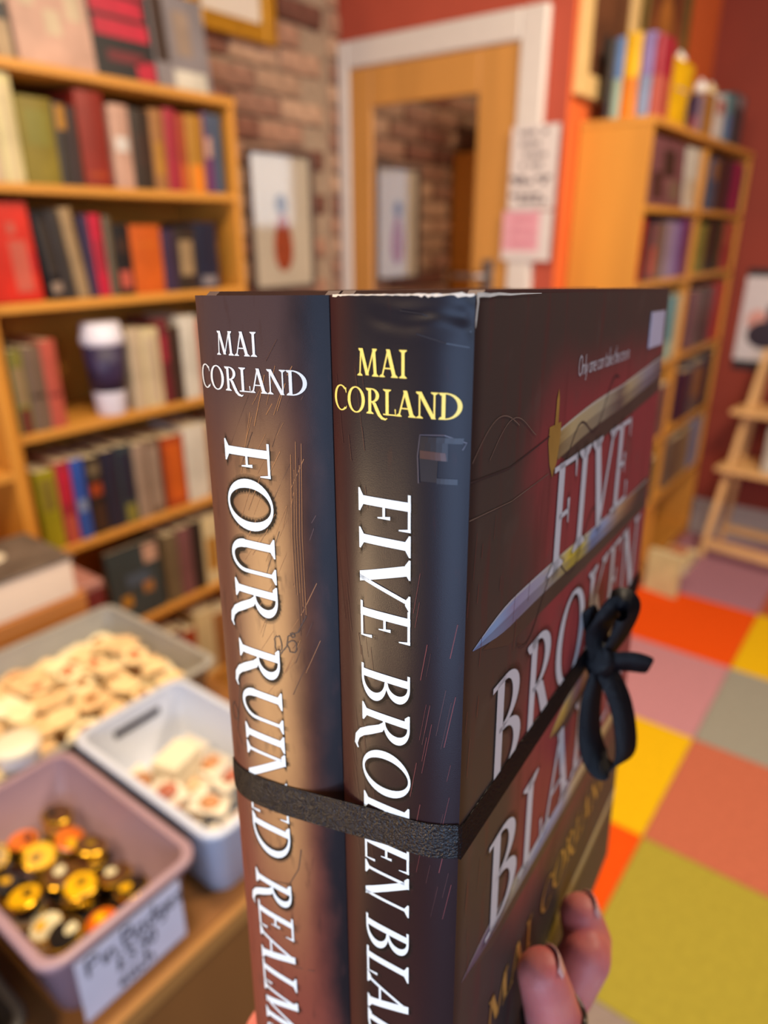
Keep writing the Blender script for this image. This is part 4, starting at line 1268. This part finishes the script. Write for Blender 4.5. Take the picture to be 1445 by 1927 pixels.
spine_across('MAI', fix2, sp2, 20.4, 10.6, 8.6, 13.2, m_yellow, 'author_lettering')
spine_across('CORLAND', fix2, sp2, 26.7, 1.2, 15.2, 19.6, m_yellow, 'author_lettering', .02)
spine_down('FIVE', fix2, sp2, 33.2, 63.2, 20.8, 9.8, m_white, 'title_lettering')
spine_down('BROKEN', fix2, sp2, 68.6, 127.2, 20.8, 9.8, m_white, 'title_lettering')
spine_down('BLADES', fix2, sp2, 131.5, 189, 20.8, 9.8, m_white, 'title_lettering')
O1 = T2 + .25
spine_across('MAI', fix1, sp1, 52.2 - O1, 41.9 - O1, 6.4, 10.9, m_pearl, 'author_lettering')
spine_across('CORLAND', fix1, sp1, 59.2 - O1, 31.6 - O1, 13.0, 17.6, m_pearl, 'author_lettering', .02)
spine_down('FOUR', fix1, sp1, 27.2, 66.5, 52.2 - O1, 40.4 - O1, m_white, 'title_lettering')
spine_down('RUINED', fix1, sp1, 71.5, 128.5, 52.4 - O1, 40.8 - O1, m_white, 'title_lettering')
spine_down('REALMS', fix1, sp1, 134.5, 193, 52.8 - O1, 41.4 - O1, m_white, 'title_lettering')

# ---- prints on the front cover
def cover_word(word, u0, u1, v_top, v_bot, m, name, gap=.03):
    q, wd = serif_word(word, gap)
    fn = lambda off, sh=0: (lambda x_, y_: B(u0 + (u1 - u0) * x_ / wd + sh, v_bot + (v_top - v_bot) * y_ + sh, off))
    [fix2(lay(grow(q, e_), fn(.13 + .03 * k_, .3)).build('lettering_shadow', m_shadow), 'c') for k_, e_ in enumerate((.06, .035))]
    fix2(lay(q, fn(.24)).build(name, m), 'c')
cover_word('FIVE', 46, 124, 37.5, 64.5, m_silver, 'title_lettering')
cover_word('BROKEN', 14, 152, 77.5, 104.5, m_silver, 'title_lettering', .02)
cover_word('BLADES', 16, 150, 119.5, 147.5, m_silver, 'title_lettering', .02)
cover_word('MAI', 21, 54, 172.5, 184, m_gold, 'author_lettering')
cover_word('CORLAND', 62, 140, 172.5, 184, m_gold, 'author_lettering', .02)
mb, wd = pen_text('Only one can take the crown.', lambda a, b_: B(59 + a * 1.0, 18.6 - b_, .2), 4.6, .38, .1, .22)
fix2(mb.build('tagline_lettering', m_silver), 'c')

def cover_poly(pts, m, name, off=.1):
    mb = MB(); mb.poly([B(u, v, off) for u, v in pts]); fix2(mb.build(name, m), 'c')
STE = mat('blade_steel_print', '#A8A0B0', .4, .25, 90)
STD = mat('blade_shade_print', '#5A5068', .4, .3, 90)
STB = mat('blade_blue_print', '#6E8AB4', .4, .2, 90)
STG = mat('blade_gold_print', '#C8A868', .4, .25, 90)
STY = mat('blade_yellow_print', '#D8B830', .4, .2, 90)
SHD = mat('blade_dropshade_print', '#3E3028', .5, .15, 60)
def blade_mat(name, stops, edge):
    m, nt, b = nt_new(name, .42, .4)
    d = ND(nt)
    rp = nt.nodes.new('ShaderNodeValToRGB')
    rp.color_ramp.elements[0].position, rp.color_ramp.elements[0].color = stops[0][0], lin(stops[0][1])
    rp.color_ramp.elements[1].position, rp.color_ramp.elements[1].color = stops[-1][0], lin(stops[-1][1])
    for p, h in stops[1:-1]:
        e = rp.color_ramp.elements.new(p); e.color = lin(h)
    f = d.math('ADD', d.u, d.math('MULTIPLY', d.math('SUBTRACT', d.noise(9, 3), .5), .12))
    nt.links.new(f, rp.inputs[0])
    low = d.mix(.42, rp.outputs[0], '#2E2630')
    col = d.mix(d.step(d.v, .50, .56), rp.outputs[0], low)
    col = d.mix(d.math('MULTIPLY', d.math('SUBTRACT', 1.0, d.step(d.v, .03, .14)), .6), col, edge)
    nt.links.new(col, b.inputs['Base Color'])
    return m
def blade(u0, v0, u1, v1, w0, stops, k0, tip=.14):
    """printed blade from its tip at (u0, v0); colours change along its length"""
    dx, dy = u1 - u0, v1 - v0; l = math.hypot(dx, dy); nx, ny = -dy / l, dx / l
    def wd(f):
        return w0 * min(1.0, math.sin(math.pi / 2 * min(1, f / tip + .02)))
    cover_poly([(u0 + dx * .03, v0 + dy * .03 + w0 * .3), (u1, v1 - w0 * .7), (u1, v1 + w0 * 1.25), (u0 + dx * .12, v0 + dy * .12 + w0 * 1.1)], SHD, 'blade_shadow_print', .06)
    mb = MB(); mb.uv = []; N = 40
    for i in range(N + 1):
        f = i / N
        for k in range(5):
            q = k / 4 - .5
            mb.v.append(tuple(B(u0 + dx * f + nx * wd(f) * q + 0, v0 + dy * f + ny * wd(f) * q - .12 * w0 * math.sin(math.pi * min(1, f / .5)), .10)))
            mb.uv.append((f, k / 4))
    for i in range(N):
        for k in range(4):
            a = i * 5 + k
            mb.f.append((a, a + 1, a + 6, a + 5))
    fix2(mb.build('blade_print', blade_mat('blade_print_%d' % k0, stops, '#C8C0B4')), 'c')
blade(45, 33, 162, 25.5, 7.0, ((0, '#8A6A34'), (.1, '#B8A070'), (.35, '#A89A7C'), (.5, '#6A5A50'), (.6, '#B09A70'), (.8, '#8A8288'), (1, '#6A5E5C')), 0, .02)
blade(3.5, 63.5, 160, 69.5, 6.2, ((0, '#5A84B4'), (.06, '#7EA0C4'), (.14, '#8A84A0'), (.24, '#A09AA8'), (.32, '#B8A888'), (.40, '#D2B42C'), (.46, '#C8B050'), (.52, '#6E86B0'), (.6, '#8E98B4'), (.72, '#B48A62'), (.82, '#8A5A3C'), (.9, '#4A382E'), (1, '#43332A')), 1)
blade(58, 116, 162, 110, 6.2, ((0, '#A88A40'), (.12, '#C8A448'), (.25, '#5A5468'), (.35, '#A89878'), (.6, '#C0A05C'), (1, '#A09070')), 2)
blade(3.5, 146, 160, 158, 5.8, ((0, '#4E4258'), (.1, '#6A607A'), (.2, '#A8A088'), (.32, '#8298BE'), (.45, '#96A0B8'), (.55, '#B8A680'), (.75, '#C8A868'), (1, '#B89E70')), 3)
blade(70, 203, 163, 207, 5, ((0, '#8A8478'), (.3, '#A89A78'), (.7, '#C4AC74'), (1, '#A89878')), 4)
# hilt of the top blade with its pommel, thread-like tendrils and scratches
GOLDP = mat('hilt_gold_print', '#9A7434', .35, .3, 60)
cover_poly([(40.5, 27.5), (48.5, 27.5), (48.7, 31), (47, 36.5), (44.5, 39.5), (42, 36), (40.3, 31)], GOLDP, 'hilt_print', .13)
cover_poly([(44.0, 28), (46.4, 28), (46.2, 22), (45.3, 19.8), (44.4, 22)], GOLDP, 'hilt_print', .15)
LINE = mat('fine_line_print', '#6A5448', .5, .2, 90)
DLINE = mat('dark_line_print', '#2C2022', .5, .2, 90)
def cover_line(pts, wdt, m, name):
    mb = MB(); stroke_quads(mb, pts, wdt, lambda a, b_: B(a, b_, .14)); fix2(mb.build(name, m), 'c')
def wavy(u0, v0, u1, v1, amp, n=16, ph=0, fr=2.0):
    return [(u0 + (u1 - u0) * k / n, v0 + (v1 - v0) * k / n + amp * math.sin(ph + fr * math.pi * k / n)) for k in range(n + 1)]
cover_line(wavy(0.5, 27, 22, 24, -4.5, 16, 0, 1.0), .25, LINE, 'tendril_print')
cover_line(wavy(8, 28, 32, 25, -4.5, 16, 0, 1.2), .22, LINE, 'tendril_print')
cover_line([(0, 30.2), (18, 31.5), (41, 29.5)], .3, DLINE, 'tendril_print')
cover_line([(0, 37), (20, 38.6), (42, 38)], .22, LINE, 'tendril_print')
cover_line(wavy(28, 72, 96, 60, 5, 24, .3, 4.2), .55, DLINE, 'tendril_print')
cover_line(wavy(50, 38, 100, 25, 4, 20, 2, 3.2), .6, DLINE, 'tendril_print')
rr = random.Random(31)
SCR = mat('red_scratch_print', '#642C2E', .5, .2, 90)
for k in range(34):
    u0, v0 = rr.uniform(.5, 34), rr.uniform(38, 150); L_ = rr.uniform(2, 9)
    cover_line([(u0, v0), (u0 - L_ * .12, v0 + L_)], rr.uniform(.08, .2), SCR, 'scratch_print')
# price sticker
mb = MB(); pts = [(136, 6.5), (158, 6.5), (158, 17.8), (136, 17.8)]
mb.loops([[B(u, v, .1) for u, v in pts], [B(u, v, .28) for u, v in pts]], True, True, True)
fix2(mb.build('price_sticker', mat('white_sticker', '#B8B0C0', .5, .06, 60)), 'c')

# ---- prints on the spines
def spine_line(spf, fix, pts, wdt, m, name, off=.1):
    mb = MB(); stroke_quads(mb, pts, wdt, lambda a, b_: spf(a, b_, off)); fix(mb.build(name, m))
OS = mat('orange_scratch_print', '#96663E', .45, .2, 90)
RS = mat('dim_red_scratch_print', '#401E1E', .45, .2, 90)
BR = mat('brown_scratch_print', '#4A2C24', .45, .2, 90)
for k in range(46):
    s0_, v0 = rr.uniform(3, 18), rr.uniform(2, 74); L_ = rr.uniform(3, 13); sl = rr.uniform(.25, .8)
    spine_line(sp1, fix1, [(s0_, v0), (min(s0_ + L_ * sl, T1 - .5), v0 + L_)], rr.uniform(.06, .17), rr.choice([OS, OS, OS, BR]), 'scratch_print')
for k in range(9):
    s0_ = 5.5 + k * .28
    spine_line(sp1, fix1, [(s0_, 26 + rr.uniform(0, 6)), (s0_ + .6, 45), (s0_ + .5, 62 + rr.uniform(-8, 5))], .12, BR if k % 2 else OS, 'scratch_print')
for k in range(24):
    s0_, v0 = rr.uniform(.8, 9), rr.uniform(44, 120); L_ = rr.uniform(3, 12)
    spine_line(sp2, fix2, [(s0_, v0), (s0_ + L_ * .16, v0 + L_)], rr.uniform(.06, .16), SCR if k % 3 else RS, 'scratch_print')
for k in range(30):
    s0_, v0 = rr.uniform(17, 26), rr.uniform(2, 110); L_ = rr.uniform(4, 14)
    spine_line(sp2, fix2, [(s0_ + L_ * .12, v0), (s0_, v0 + L_)], rr.uniform(.06, .15), RS, 'scratch_print')
MAPL = mat('map_line_print', '#3A2C2C', .5, .1, 90)
def ml(pts, wdt=.28):
    spine_line(sp1, fix1, pts, wdt, MAPL, 'map_line_print')
ml([(6, 62), (8, 66), (10.5, 67.5), (11, 70), (12.6, 72), (15, 73.6), (19, 73.2), (19.6, 76)])
def ring_line(cs, cv, rs_, rv, k0):
    q = random.Random(k0); pts = [(cs + rs_ * (1 + q.uniform(-.2, .2)) * math.cos(2 * math.pi * i / 12), cv + rv * (1 + q.uniform(-.2, .2)) * math.sin(2 * math.pi * i / 12)) for i in range(12)]
    ml(pts + [pts[0]])
ring_line(13.2, 70, .9, 2.1, 1); ring_line(9.6, 69.6, 1.1, 1.5, 2); ring_line(9.4, 67, .5, .5, 3)
ml([(25, 80), (27, 92), (28, 97), (26.5, 100)], .18); ring_line(28.5, 92, 1.2, 2.2, 5); ml([(10, 122), (11, 128), (14, 134), (20, 136), (26, 139)], .2); ml([(8, 158), (14, 160), (20, 158)], .2)

# clasp-like embossed motif at the right edge of the dark spine
CL = mat('clasp_print', '#221E24', .35, .3, 60)
mb = lay([((8.2, 22.6), (1.0, 22.6), (1.2, 23.6), (8.2, 23.6)), ((8.3, 23.6), (3.4, 23.6), (3.4, 26.6), (8.3, 26.6)), ((8.3, 26.6), (5.0, 26.6), (5.2, 30.4), (8.0, 30.4)), ((5.2, 29.6), (1.8, 29.6), (1.8, 30.6), (5.2, 30.6))], lambda a, b_: sp2(a, b_, .1), 5)
fix2(mb.build('clasp_print', CL))
CLH = mat('clasp_highlight_print', '#4E3834', .3, .3, 60)
fix2(lay([((8.2, 25.0), (3.8, 25.2), (3.6, 26.6), (8.2, 26.4))], lambda a, b_: sp2(a, b_, .13), 5).build('clasp_print', CLH))
spine_line(sp2, fix2, [(8.4, 30.8), (8.6, 26), (8.2, 22.4), (4, 22.2), (.6, 23.4), (1.2, 24.6)], .22, mat('clasp_edge_print', '#484450', .35, .2, 60), 'clasp_print', .15)

# worn white paper along the head of the dark jacket and the tear at its corner
mb = MB(); q = random.Random(8)
N_ = 46
ss = frange(.15, T2 * .96, N_)
top_ = [sp2(s_, -.10 - q.uniform(0, .30) * (1 if s_ < 9 else .3), q.uniform(0, .2)) for s_ in ss]
bot_ = [sp2(s_, .02 + q.uniform(0, .42) * (1 if s_ < 9 or s_ > 23 else .25), .16) for s_ in ss]
for k in range(N_):
    mb.quad(top_[k], top_[k + 1], bot_[k + 1], bot_[k])
fix2(mb.build('torn_edge', m_torn))
mb = MB(); stroke_quads(mb, [(.1, 0), (.3, 1.2), (.0, 2.4), (-.25, 3.8), (-.35, 5.0)], [.9, .6, .55, .5, .15], lambda a, b_: B(a + .1, b_, .3)); fix2(mb.build('torn_edge', m_torn))
mb = MB(); stroke_quads(mb, [(0, .1), (2, .0), (5, .15), (9, -.05), (14, .1), (20, .02), (30, .02)], [.8, .7, .6, .45, .35, .25, .1], lambda a, b_: B(a, b_, .25)); fix2(mb.build('torn_edge', m_torn))
# crease shade painted as flat dark lines on the jacket below the tear
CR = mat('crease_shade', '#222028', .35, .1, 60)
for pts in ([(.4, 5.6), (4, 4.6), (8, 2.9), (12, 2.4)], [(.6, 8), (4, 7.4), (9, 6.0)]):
    spine_line(sp2, fix2, pts, .22, CR, 'painted_crease', .09)

# ---- ribbon with bow
def satin(name, tangent, gloss):
    m = bpy.data.materials.new(name); m.use_nodes = True
    nt = m.node_tree
    for n_ in list(nt.nodes):
        nt.nodes.remove(n_)
    out = nt.nodes.new('ShaderNodeOutputMaterial'); mx = nt.nodes.new('ShaderNodeMixShader'); df = nt.nodes.new('ShaderNodeBsdfDiffuse'); gl = nt.nodes.new('ShaderNodeBsdfGlossy')
    tcn = nt.nodes.new('ShaderNodeTexCoord')
    wv = nt.nodes.new('ShaderNodeTexNoise'); wv.inputs['Scale'].default_value = 1700; wv.inputs['Detail'].default_value = 2
    nt.links.new(tcn.outputs['Object'], wv.inputs['Vector'])
    rp = nt.nodes.new('ShaderNodeValToRGB'); rp.color_ramp.elements[0].color = lin('#050406'); rp.color_ramp.elements[1].color = lin('#141216')
    nt.links.new(wv.outputs['Fac'], rp.inputs[0]); nt.links.new(rp.outputs[0], df.inputs['Color'])
    bpn = nt.nodes.new('ShaderNodeBump'); bpn.inputs['Strength'].default_value = .9; bpn.inputs['Distance'].default_value = .0007
    nt.links.new(wv.outputs['Fac'], bpn.inputs['Height']); nt.links.new(bpn.outputs[0], gl.inputs['Normal'])
    gl.inputs['Roughness'].default_value = .22; gl.inputs['Anisotropy'].default_value = .7; gl.inputs['Color'].default_value = (.9, .88, .86, 1); mx.inputs[0].default_value = gloss
    tg = nt.nodes.new('ShaderNodeCombineXYZ')
    for k_ in range(3):
        tg.inputs[k_].default_value = tangent[k_]
    nt.links.new(tg.outputs[0], gl.inputs['Tangent'])
    nt.links.new(df.outputs[0], mx.inputs[1]); nt.links.new(gl.outputs[0], mx.inputs[2]); nt.links.new(mx.outputs[0], out.inputs['Surface'])
    return m
m_rib = satin('black_satin_ribbon_across', BS, .05)
m_bow = satin('black_satin_ribbon_hanging', BV, .035)

rb = empty('ribbon', B(100, 110, 1))
rinv = Matrix.Translation(rb.location).inverted()
def rfix(o):
    o.parent = rb; o.matrix_parent_inverse = rinv; return o
path = []      # (point function of offset, centre v)
def band_pts():
    out = []
    TT = T1 + T2 + .25
    for u in frange(BW + .3, 0.6, 24):
        out.append((lambda o, u=u: (u, o + .35), 105.3 - (u / BW) * -3.0))
    for s_ in frange(.2, T2 * .58, 30):
        out.append((lambda o, s_=s_: ('s2', s_, o + .35), 104.2 + 3.4 * s_ / T2))
    for s_ in frange(T1 * .42, T1 - .2, 30):
        out.append((lambda o, s_=s_: ('s1', s_, o + .35), 108.4 + 3.0 * s_ / T1))
    for u in frange(.6, BW + .3, 18):
        out.append((lambda o, u=u: ('bk', u, o + .35), 111.5 - 3.0 * u / BW))
    return out
def band_eval(e, v, o):
    r_ = e(o)
    if r_[0] == 's2': return sp2(r_[1], v, r_[2])
    if r_[0] == 's1': return sp1(r_[1], v, r_[2])
    if r_[0] == 'bk': return B(r_[1], v, -(T1 + T2 + .25) - r_[2])
    return B(r_[0], v, r_[1])
mb = MB(); bp_ = band_pts()
HWR = 4.1
rings = []
for e, vc in bp_:
    rings.append([band_eval(e, vc - HWR, 0), band_eval(e, vc, .12), band_eval(e, vc + HWR, 0), band_eval(e, vc + HWR, -.25), band_eval(e, vc - HWR, -.25)])
mb.loops(rings, True, True, True)
rfix(mb.build('band', m_rib))
mb = MB(); eF, vF = bp_[-1]; e0_, v0_ = bp_[0]
TT = T1 + T2 + .25
rings = [[B(BW + .5, v - HWR, -TT * f - .3 * (0)), B(BW + .5, v + HWR, -TT * f), B(BW + .2, v + HWR, -TT * f), B(BW + .2, v - HWR, -TT * f)] for f, v in ((0, 108.3), (.5, 108.4), (1, 108.5))]
mb.loops(rings, True, True, True); rfix(mb.build('band', m_rib, None, True))

def strap(pts, widths, th, name, twist=None):
    """flat ribbon through bundle points (u, v, n); the width runs along the given side vectors"""
    mb = MB(); rings = []
    P_ = [B(*p) for p in pts]
    for i, p in enumerate(P_):
        t = (P_[min(i + 1, len(P_) - 1)] - P_[max(i - 1, 0)]).normalized()
        sd = twist[i] if twist else (0, 0, 1)
        sv = (BC * sd[0] + BV * sd[1] - BS * sd[2])
        sv = (sv - t * sv.dot(t)).normalized()
        nn = t.cross(sv)
        hw, ht = widths[i] / 2000.0, th / 2000.0
        rings.append([p + sv * hw + nn * ht, p - sv * hw + nn * ht, p - sv * hw - nn * ht, p + sv * hw - nn * ht])
    mb.loops(rings, True, True, True)
    rfix(mb.build(name, m_bow, None, True))
def smooth_path(ctrl, n=8):
    out = []
    for i in range(len(ctrl) - 1):
        p0, p1, p2, p3 = [Vector(ctrl[min(max(i + k, 0), len(ctrl) - 1)]) for k in (-1, 0, 1, 2)]
        for k in range(n):
            t = k / n
            out.append(.5 * ((2 * p1) + (-p0 + p2) * t + (2 * p0 - 5 * p1 + 4 * p2 - p3) * t * t + (-p0 + 3 * p1 - 3 * p2 + p3) * t ** 3))
    out.append(Vector(ctrl[-1]))
    return [tuple(p) for p in out]
KU, KV, KN = 90, 106.5, 5.0
def loop(ctrl, name, w=5.0, tw=None):
    p = smooth_path(ctrl)
    n = len(p)
    tws = [tw] * n if tw else None
    strap(p, [w * (0.65 + .35 * math.sin(math.pi * i / (n - 1)) ** .5) if 0 < i < n - 1 else w * .5 for i in range(n)], .5, name, tws)
# knot
kb = bmesh.new(); bmesh.ops.create_icosphere(kb, subdivisions=3, radius=1)
for vv in kb.verts:
    c_ = vv.co
    bump_ = 1 + .12 * math.sin(6 * c_.x + 4 * c_.y)
    vv.co = B(KU + c_.x * 4.6 * bump_, KV + c_.y * 6.0 * bump_, KN - .6 + c_.z * 4.4)
me = bpy.data.meshes.new('knot'); kb.to_mesh(me); kb.free(); me.materials.append(m_bow)
for p_ in me.polygons: p_.use_smooth = True
rfix(link('knot', me))
loop([(KU, KV, KN), (KU - 3, KV - 10, KN - 1.5), (KU - 4, KV - 16, KN + .5), (KU - 1, KV - 20, KN + 3.2), (KU + 2, KV - 17, KN + 5.8), (KU + 2, KV - 9, KN + 4), (KU + 1, KV, KN)], 'bow_loop', 10.5, (1, 0, .5))
loop([(KU, KV, KN), (KU - 2, KV + 13, KN - 1.5), (KU - 1, KV + 27, KN - 1), (KU, KV + 35, KN + 2), (KU + 1, KV + 36.5, KN + 6), (KU + 2, KV + 30, KN + 9.5), (KU + 2, KV + 14, KN + 6.5), (KU, KV, KN)], 'bow_loop', 11.0, (1, 0, .42))
loop([(KU, KV, KN), (KU + 3, KV + .5, KN + 4), (KU + 6, KV + 1, KN + 8), (KU + 10, KV + 3, KN + 12.5)], 'bow_tail', 7.0, (.3, 1, .2))
loop([(KU, KV, KN), (KU - 1, KV - 8, KN - 2), (KU - 5, KV - 15, KN - 3), (KU - 8, KV - 20, KN - 3.3)], 'bow_tail', 6.0, (1, 0, .6))
tag(rb, 'black satin ribbon with bow tied round both held hardbacks', 'ribbon')

# ------------------------------------------------------------------ hand
def unproj(px, py, n):
    """bundle coordinates (u, v, n) of the sight line through a photo point at height n over the front cover"""
    o, dr = Vector((0, 0, EYE)) - BP, ray(px, py)
    nrm = -BS
    k = (n / 1000.0 - o.dot(nrm)) / dr.dot(nrm)
    q = o + dr * k
    return (q.dot(BC) * 1000, q.dot(BV) * 1000, n)
m_skin, nt, b = nt_new('skin', .5, .4)
tcn = nt.nodes.new('ShaderNodeTexCoord')
nz = nt.nodes.new('ShaderNodeTexNoise'); nz.inputs['Scale'].default_value = 60; nz.inputs['Detail'].default_value = 6
nt.links.new(tcn.outputs['Object'], nz.inputs['Vector'])
rp = nt.nodes.new('ShaderNodeValToRGB'); rp.color_ramp.elements[0].position = .3; rp.color_ramp.elements[1].position = .7
rp.color_ramp.elements[0].color = lin('#C4605E'); rp.color_ramp.elements[1].color = lin('#D88578')
nt.links.new(nz.outputs['Fac'], rp.inputs[0]); nt.links.new(rp.outputs[0], b.inputs['Base Color'])
b.inputs['Subsurface Weight'].default_value = .25; b.inputs['Subsurface Radius'].default_value = (.006, .002, .0012)
nz2 = nt.nodes.new('ShaderNodeTexNoise'); nz2.inputs['Scale'].default_value = 700
nt.links.new(tcn.outputs['Object'], nz2.inputs['Vector'])
bpn = nt.nodes.new('ShaderNodeBump'); bpn.inputs['Strength'].default_value = .12; bpn.inputs['Distance'].default_value = .0006
nt.links.new(nz2.outputs['Fac'], bpn.inputs['Height']); nt.links.new(bpn.outputs[0], b.inputs['Normal'])

hm = MB()
def sphere_chain(pts, rad):
    """overlapping balls along a bent finger, fused by the remesh below"""
    for i in range(len(pts) - 1):
        a, c_ = Vector(pts[i]), Vector(pts[i + 1])
        n = max(2, int((c_ - a).length / 2.2))
        for k in range(n + 1):
            f = k / n
            p = a.lerp(c_, f); r_ = rad[i] + (rad[i + 1] - rad[i]) * f
            ctr = B(*p)
            rings = [[ctr + Vector((math.cos(2 * math.pi * q / 12) * math.sin(math.pi * j / 7), math.sin(2 * math.pi * q / 12) * math.sin(math.pi * j / 7), math.cos(math.pi * j / 7))) * (r_ / 1000.0) for q in range(12)] for j in range(1, 7)]
            hm.loops(rings, True, True, True)
f1t, f1m, f1k = unproj(1092, 1722, 7.6), unproj(1106, 1768, 10.5), unproj(1100, 1800, 12.0)
f1b = unproj(1062, 1868, 8)
f2t, f2m, f2k = unproj(1019, 1832, 7.4), unproj(1034, 1885, 10.0), unproj(1046, 1935, 12)
sphere_chain([f1t, f1m, f1k, f1b, (62, 255, -8)], [7.2, 8.0, 8.6, 8.8, 10.5])
sphere_chain([f2t, f2m, f2k, (52, 244, 11), (40, 255, -8)], [7.0, 7.8, 8.6, 9.0, 10.5])
sphere_chain([(36, 216, 7.6), (40, 236, 10.5), (38, 252, 11), (22, 255, -8)], [7.0, 7.8, 8.6, 10.5])
sphere_chain([(12, 226, 7.2), (16, 242, 10), (14, 256, 9), (4, 256, -10)], [6.2, 7.0, 7.8, 9.5])
# palm under the tail edges, heel, thumb up the far side, wrist and forearm toward the viewer's left
for a in ((62, 255, -8), (40, 255, -8), (22, 255, -8), (4, 256, -10)):
    sphere_chain([a, (a[0] * .8 - 4, 255, -34), (a[0] * .6 - 8, 258, -60)], [10.5, 13, 13])
tht = unproj(512, 1946, -69.5)
tht2 = unproj(500, 2000, -72)
sphere_chain([(38, 256, -40), (20, 252, -72), (tht2[0], max(tht2[1], 225), -73), tht], [14, 13, 10.5, 9.0])
sphere_chain([(0, 274, -40), (-30, 300, -50), (-70, 345, -62), (-130, 430, -75)], [20, 24, 25, 30])
sphere_chain([(10, 274, -62), (-24, 302, -66), (-64, 350, -74)], [14, 16, 18])
hme = hm.mesh('hand_source')
tmp = bpy.data.objects.new('hand_source', hme); COL.objects.link(tmp)
rm = tmp.modifiers.new('fuse', 'REMESH'); rm.mode = 'VOXEL'; rm.voxel_size = .0011; rm.use_smooth_shade = True
sm = tmp.modifiers.new('soften', 'SMOOTH'); sm.factor = .5; sm.iterations = 8
dg = bpy.context.evaluated_depsgraph_get()
me = bpy.data.meshes.new_from_object(tmp.evaluated_get(dg))
bpy.data.objects.remove(tmp)
me.name = 'hand'; me.materials.clear(); me.materials.append(m_skin)
for p_ in me.polygons: p_.use_smooth = True
hand = link('hand', me)
tag(hand, 'left hand gripping the two ribboned hardbacks from below', 'hand')
NAIL = mat('fingernail', '#D8A296', .3, .05, 60)
def nail(tip, nxt, r_, name='fingernail'):
    t, q = B(*tip), B(*nxt)
    ax = (t - q).normalized(); out_ = -BS + BC * .85; out_ = (out_ - ax * out_.dot(ax)).normalized(); sd = ax.cross(out_)
    mb = MB(); rows = []
    for i in range(9):
        f = i / 8
        row = []
        for k in range(9):
            a = R(-48 + 96 * k / 8)
            rr_ = (r_ - .35) / 1000.0
            w_ = 1.0 if f < .75 else 1.0
            z_ = (-.55 + 1.35 * f) * r_ / 1000.0
            if f > .7:
                z_ -= (abs(a) / R(48)) ** 2 * .0016 * (f - .7) / .3
            drop = .0016 * max(0, f - .55) ** 1.5
            row.append(t + ax * z_ + out_ * ((rr_ - drop) * math.cos(a)) + sd * (rr_ * math.sin(a)))
        rows.append(row)
    mb.loops(rows, False)
    o = mb.build(name, NAIL, hand, True)
    md = o.modifiers.new('thickness', 'SOLIDIFY'); md.thickness = .0005
for a, c_, r_ in ((f1t, f1m, 7.1), (f2t, f2m, 6.9), ((36, 216, 7.6), (40, 236, 10.5), 6.9), ((12, 226, 7.2), (16, 242, 10), 6.1)):
    nail(a, c_, r_)
# thin dark twisted ring on the middle finger
ra, rc_ = B(*f2m), B(*f2k)
ax = (rc_ - ra).normalized(); ctr = ra.lerp(rc_, .62)
e1 = ax.cross(Vector((0, 0, 1))).normalized(); e2 = ax.cross(e1)
rg = MB()
pts = [ctr + e1 * (.0086 * math.cos(2 * math.pi * k / 40)) + e2 * (.0086 * math.sin(2 * math.pi * k / 40)) + ax * (.0006 * math.sin(12 * math.pi * k / 40)) for k in range(41)]
rg.tube(pts, .0009, 8, False)
ring = rg.build('finger_ring', mat('dark_silver', '#4A4440', .3, .1, metallic=.8), None, True)
tag(ring, 'thin dark twisted ring worn on a finger of the holding hand', 'ring')
